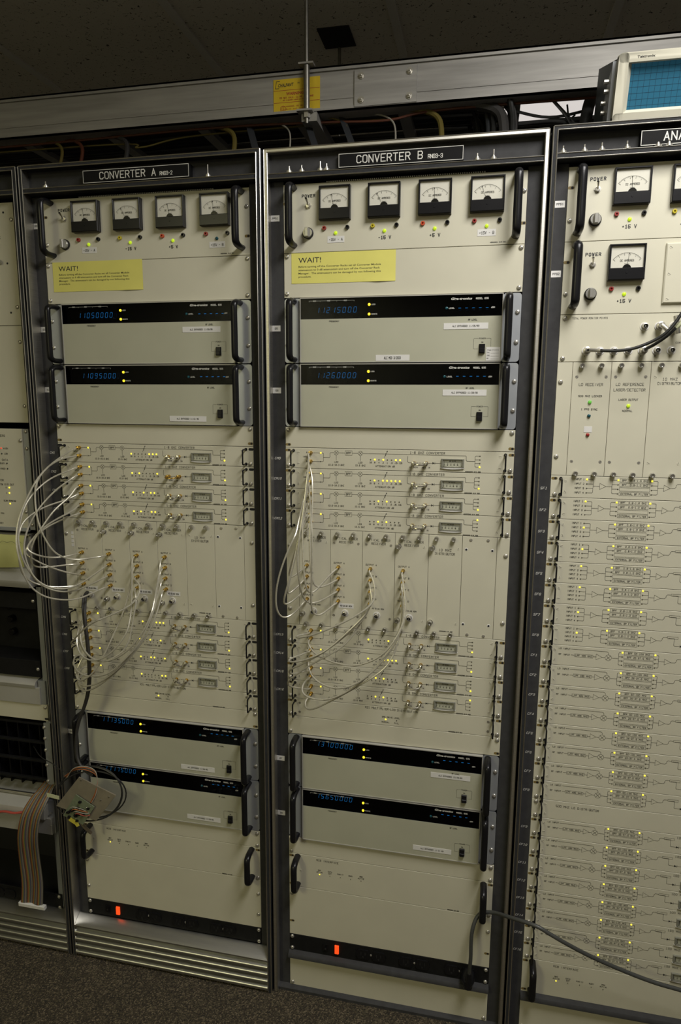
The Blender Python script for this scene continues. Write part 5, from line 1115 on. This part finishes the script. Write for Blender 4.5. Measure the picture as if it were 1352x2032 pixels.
# cables lying in the tray and dropping into the racks
random.seed(11)
for i in range(34):
    y0 = 318 + i * 14; short = i < 17
    zz = 268 + random.uniform(0, 22) + (10 if i % 3 == 0 else 0); rd = random.uniform(5.0, 7.0)
    xe = 370 + random.uniform(-60, 40) if short else 2000
    pts = [(-2300, y0, zz)] + [(-2300 + (xe + 2300) * j / 7, y0 + random.uniform(-2, 2), zz + random.uniform(-4, 4)) for j in range(1, 7)] + [(xe, y0, zz)]
    if short: pts += [(xe + 35, y0, zz - 12), (xe + 52, y0 - 4, 222), (xe + 54, y0 - 30, 160), (xe + 46, y0 - 60 - i * 3, 52)]
    solo('tray_cable', lambda b: b.tube(spline(pts, 5), rd, 8), ('cable_black', 'cable_dark', 'cable_black', 'cable_bluegrey')[i % 4],
         'dark cable lying with many others in the overhead tray', 'cable', group='dark cables in the overhead tray')
drops = [(-700, 'cable_yellow_shaded', 4, 'dull yellow cable sagging under the tray at the far left'), (-640, 'cable_orange_shaded', 4.5, 'reddish cable dropping into the left-edge rack'), (-510, 'cable_dark', 6, 'dark cable dropping behind the CONVERTER A header, left end'),
         (-215, 'cable_yellow_shaded', 6, 'yellow cable dropping behind the CONVERTER A header, right end'), (-70, 'cable_white', 2, 'thin pale wire dropping between the two converter racks'), (75, 'cable_yellow_shaded', 2.2, 'thin yellow wire dropping behind the CONVERTER B header'),
         (190, 'cable_white', 2.2, 'thin pale wire dropping behind the CONVERTER B name plate'), (298, 'cable_yellow_shaded', 6.5, 'thick yellow cable dropping behind the CONVERTER B header'), (440, 'cable_dark', 12, 'thick black bundle dropping behind the right end of CONVERTER B')]
for x, m_, rd, lb in drops:
    solo('drop_cable', lambda b: b.tube(spline([(x - 150, 340, 262), (x - 60, 338, 252), (x - 12, 325, 225), (x, 290, 160), (x + 4, 270, 110), (x + 5, 262, 56)], 6), rd, 8), m_, lb, 'cable')
for x, lb in ((20, 'dark flat strap slanting down from the tray, left of centre'), (110, 'dark flat strap slanting down from the tray, centre'), (-130, 'dark flat strap slanting down behind the CONVERTER A header')):
    solo('strap', lambda b: b.add(*(lambda q: (q.v, q.f))(MB().tube([(x - 60, 340, 250), (x - 20, 280, 160), (x + 10, 240, 58)], 9, 4, flat=0.25))), 'cable_bluegrey', lb, 'strap')
solo('tray_cable', lambda b: b.tube(spline([(-2000, 330, 246), (-900, 332, 243), (-300, 330, 247), (0, 332, 240), (160, 330, 232), (290, 332, 246), (700, 334, 246)], 8), 3.0, 8), 'cable_orange_shaded', 'orange cable running along the lower edge of the tray', 'cable')
solo('tray_cable', lambda b: b.tube(spline([(-2000, 350, 240), (-650, 350, 236), (-500, 350, 222), (-330, 350, 240), (200, 350, 243)], 8), 2.2, 8), 'cable_yellow_shaded', 'thin yellow cable sagging under the tray over the left racks', 'cable')
for i, P_ in enumerate(([(440, 340, 240), (540, 360, 222), (640, 380, 240)], [(470, 340, 205), (560, 350, 208), (680, 380, 190)], [(530, 330, 260), (580, 345, 210), (600, 360, 170)], [(545, 360, 262), (610, 380, 200), (640, 390, 150)], [(500, 350, 150), (560, 365, 195), (600, 380, 230)], [(580, 370, 250), (590, 375, 200), (615, 380, 140)])):
    solo('loose_cable', lambda b: b.tube(spline(P_, 6), 3.2 if i < 2 else 2.2, 6), 'cable_black', 'black cable seen against the bright ceiling panel, %s' % ('uppermost near-level one', 'lower near-level one', 'leftmost steep one', 'second steep one', 'one rising to the right', 'rightmost steep one')[i], 'cable')
solo('cable_bundle', lambda b: b.tube(spline([(610, 300, 56), (612, 330, 140), (625, 360, 230), (640, 420, 280)], 6), 14, 10), 'cable_black', 'thick black cable rising beside the tilted monitor', 'cable')
cl = thing('ceiling_light', 'bright ceiling light panel glimpsed between tray and right rack', 'ceiling light', 760, -640, 1640)
part('frame', lambda b: (b.box(-330, 330, -390, -370, 0, 22), b.box(-330, 330, 370, 390, 0, 22), b.box(-330, -312, -390, 390, 0, 22), b.box(312, 330, -390, 390, 0, 22), b.box(-6, 6, -390, 390, 2, 22)), 'grid_white', cl, smooth=False)
pm('light_lens', (0.8, 0.8, 0.78), 0.5, emit=(0.92, 0.86, 0.82), estr=0.72)
part('lens', lambda b: b.box(-312, 312, -370, 370, 2, 14), 'light_lens', cl, smooth=False)

# ------------------------------------------------------------------ tilted display on top of the right rack
sc = thing('scope_monitor', 'beige framed blue-screened monitor tilted on top of the right rack', 'monitor', 624, -66, -4)
sc.rotation_euler.x = math.radians(20)
def bez(b):
    W_, H_ = 240, 108
    b.rrect(0, 17, -H_, 0, 7, -6, 16); b.rrect(W_ - 17, W_, -H_, 0, 7, -6, 16); b.rrect(0, W_, -H_, -H_ + 15, 7, -6, 16); b.rrect(0, W_, -17, 0, 7, -6, 16)
part('bezel', bez, 'scope_bezel', sc)
def inn(b):
    o, i_ = [(15, -95), (225, -95), (225, -15), (15, -15)], [(25, -91), (215, -91), (215, -22), (25, -22)]
    vs = [(x, -5.5, -d) for x, d in o] + [(x, 8, -d) for x, d in i_]
    b.add(vs, [(k, (k + 1) % 4, 4 + (k + 1) % 4, 4 + k) for k in range(4)])
part('inner_frame', inn, 'scope_bezel', sc, smooth=False)
part('screen', lambda b: b.box(24, 216, 7, 9, -92, -21), 'scope_screen', sc, smooth=False, label='blue screen with a square grid')
part('graticule', lambda b: ([b.seg((29 + i * 9.6, -91), (29 + i * 9.6, -22), 0.45, 6.8) for i in range(20)], [b.seg((25, -27 - j * 9.6), (215, -27 - j * 9.6), 0.45, 6.8) for j in range(7)]), 'graticule', sc, smooth=False)
part('lettering', lambda b: b.font('Tektronix', 30, -98.5, 5.0, bold=0.02, y=-6.3, width=29), 'ink', sc, smooth=False)
part('body', lambda b: b.box(5, 235, 14, 300, -103, -4, 3), 'scope_body', sc)
br = part('mount_bracket', lambda b: (b.add([(-1, 40, 100), (-4, 30, 70), (-6, 20, 30), (-6, 20, 4), (-1, 110, 4), (-1, 120, 40), (-1, 90, 75)], [(0, 1, 2, 3, 4, 5, 6)]), b.box(-6, 4, 18, 24, -98, -4)), 'flange', sc)
for y_, d in ((70, -70), (60, -54), (85, -36), (75, -20)): part('bolt', lambda b: b.tube([(-3, y_, -d), (-11, y_, -d)], 4.2, 8), 'nickel', br)
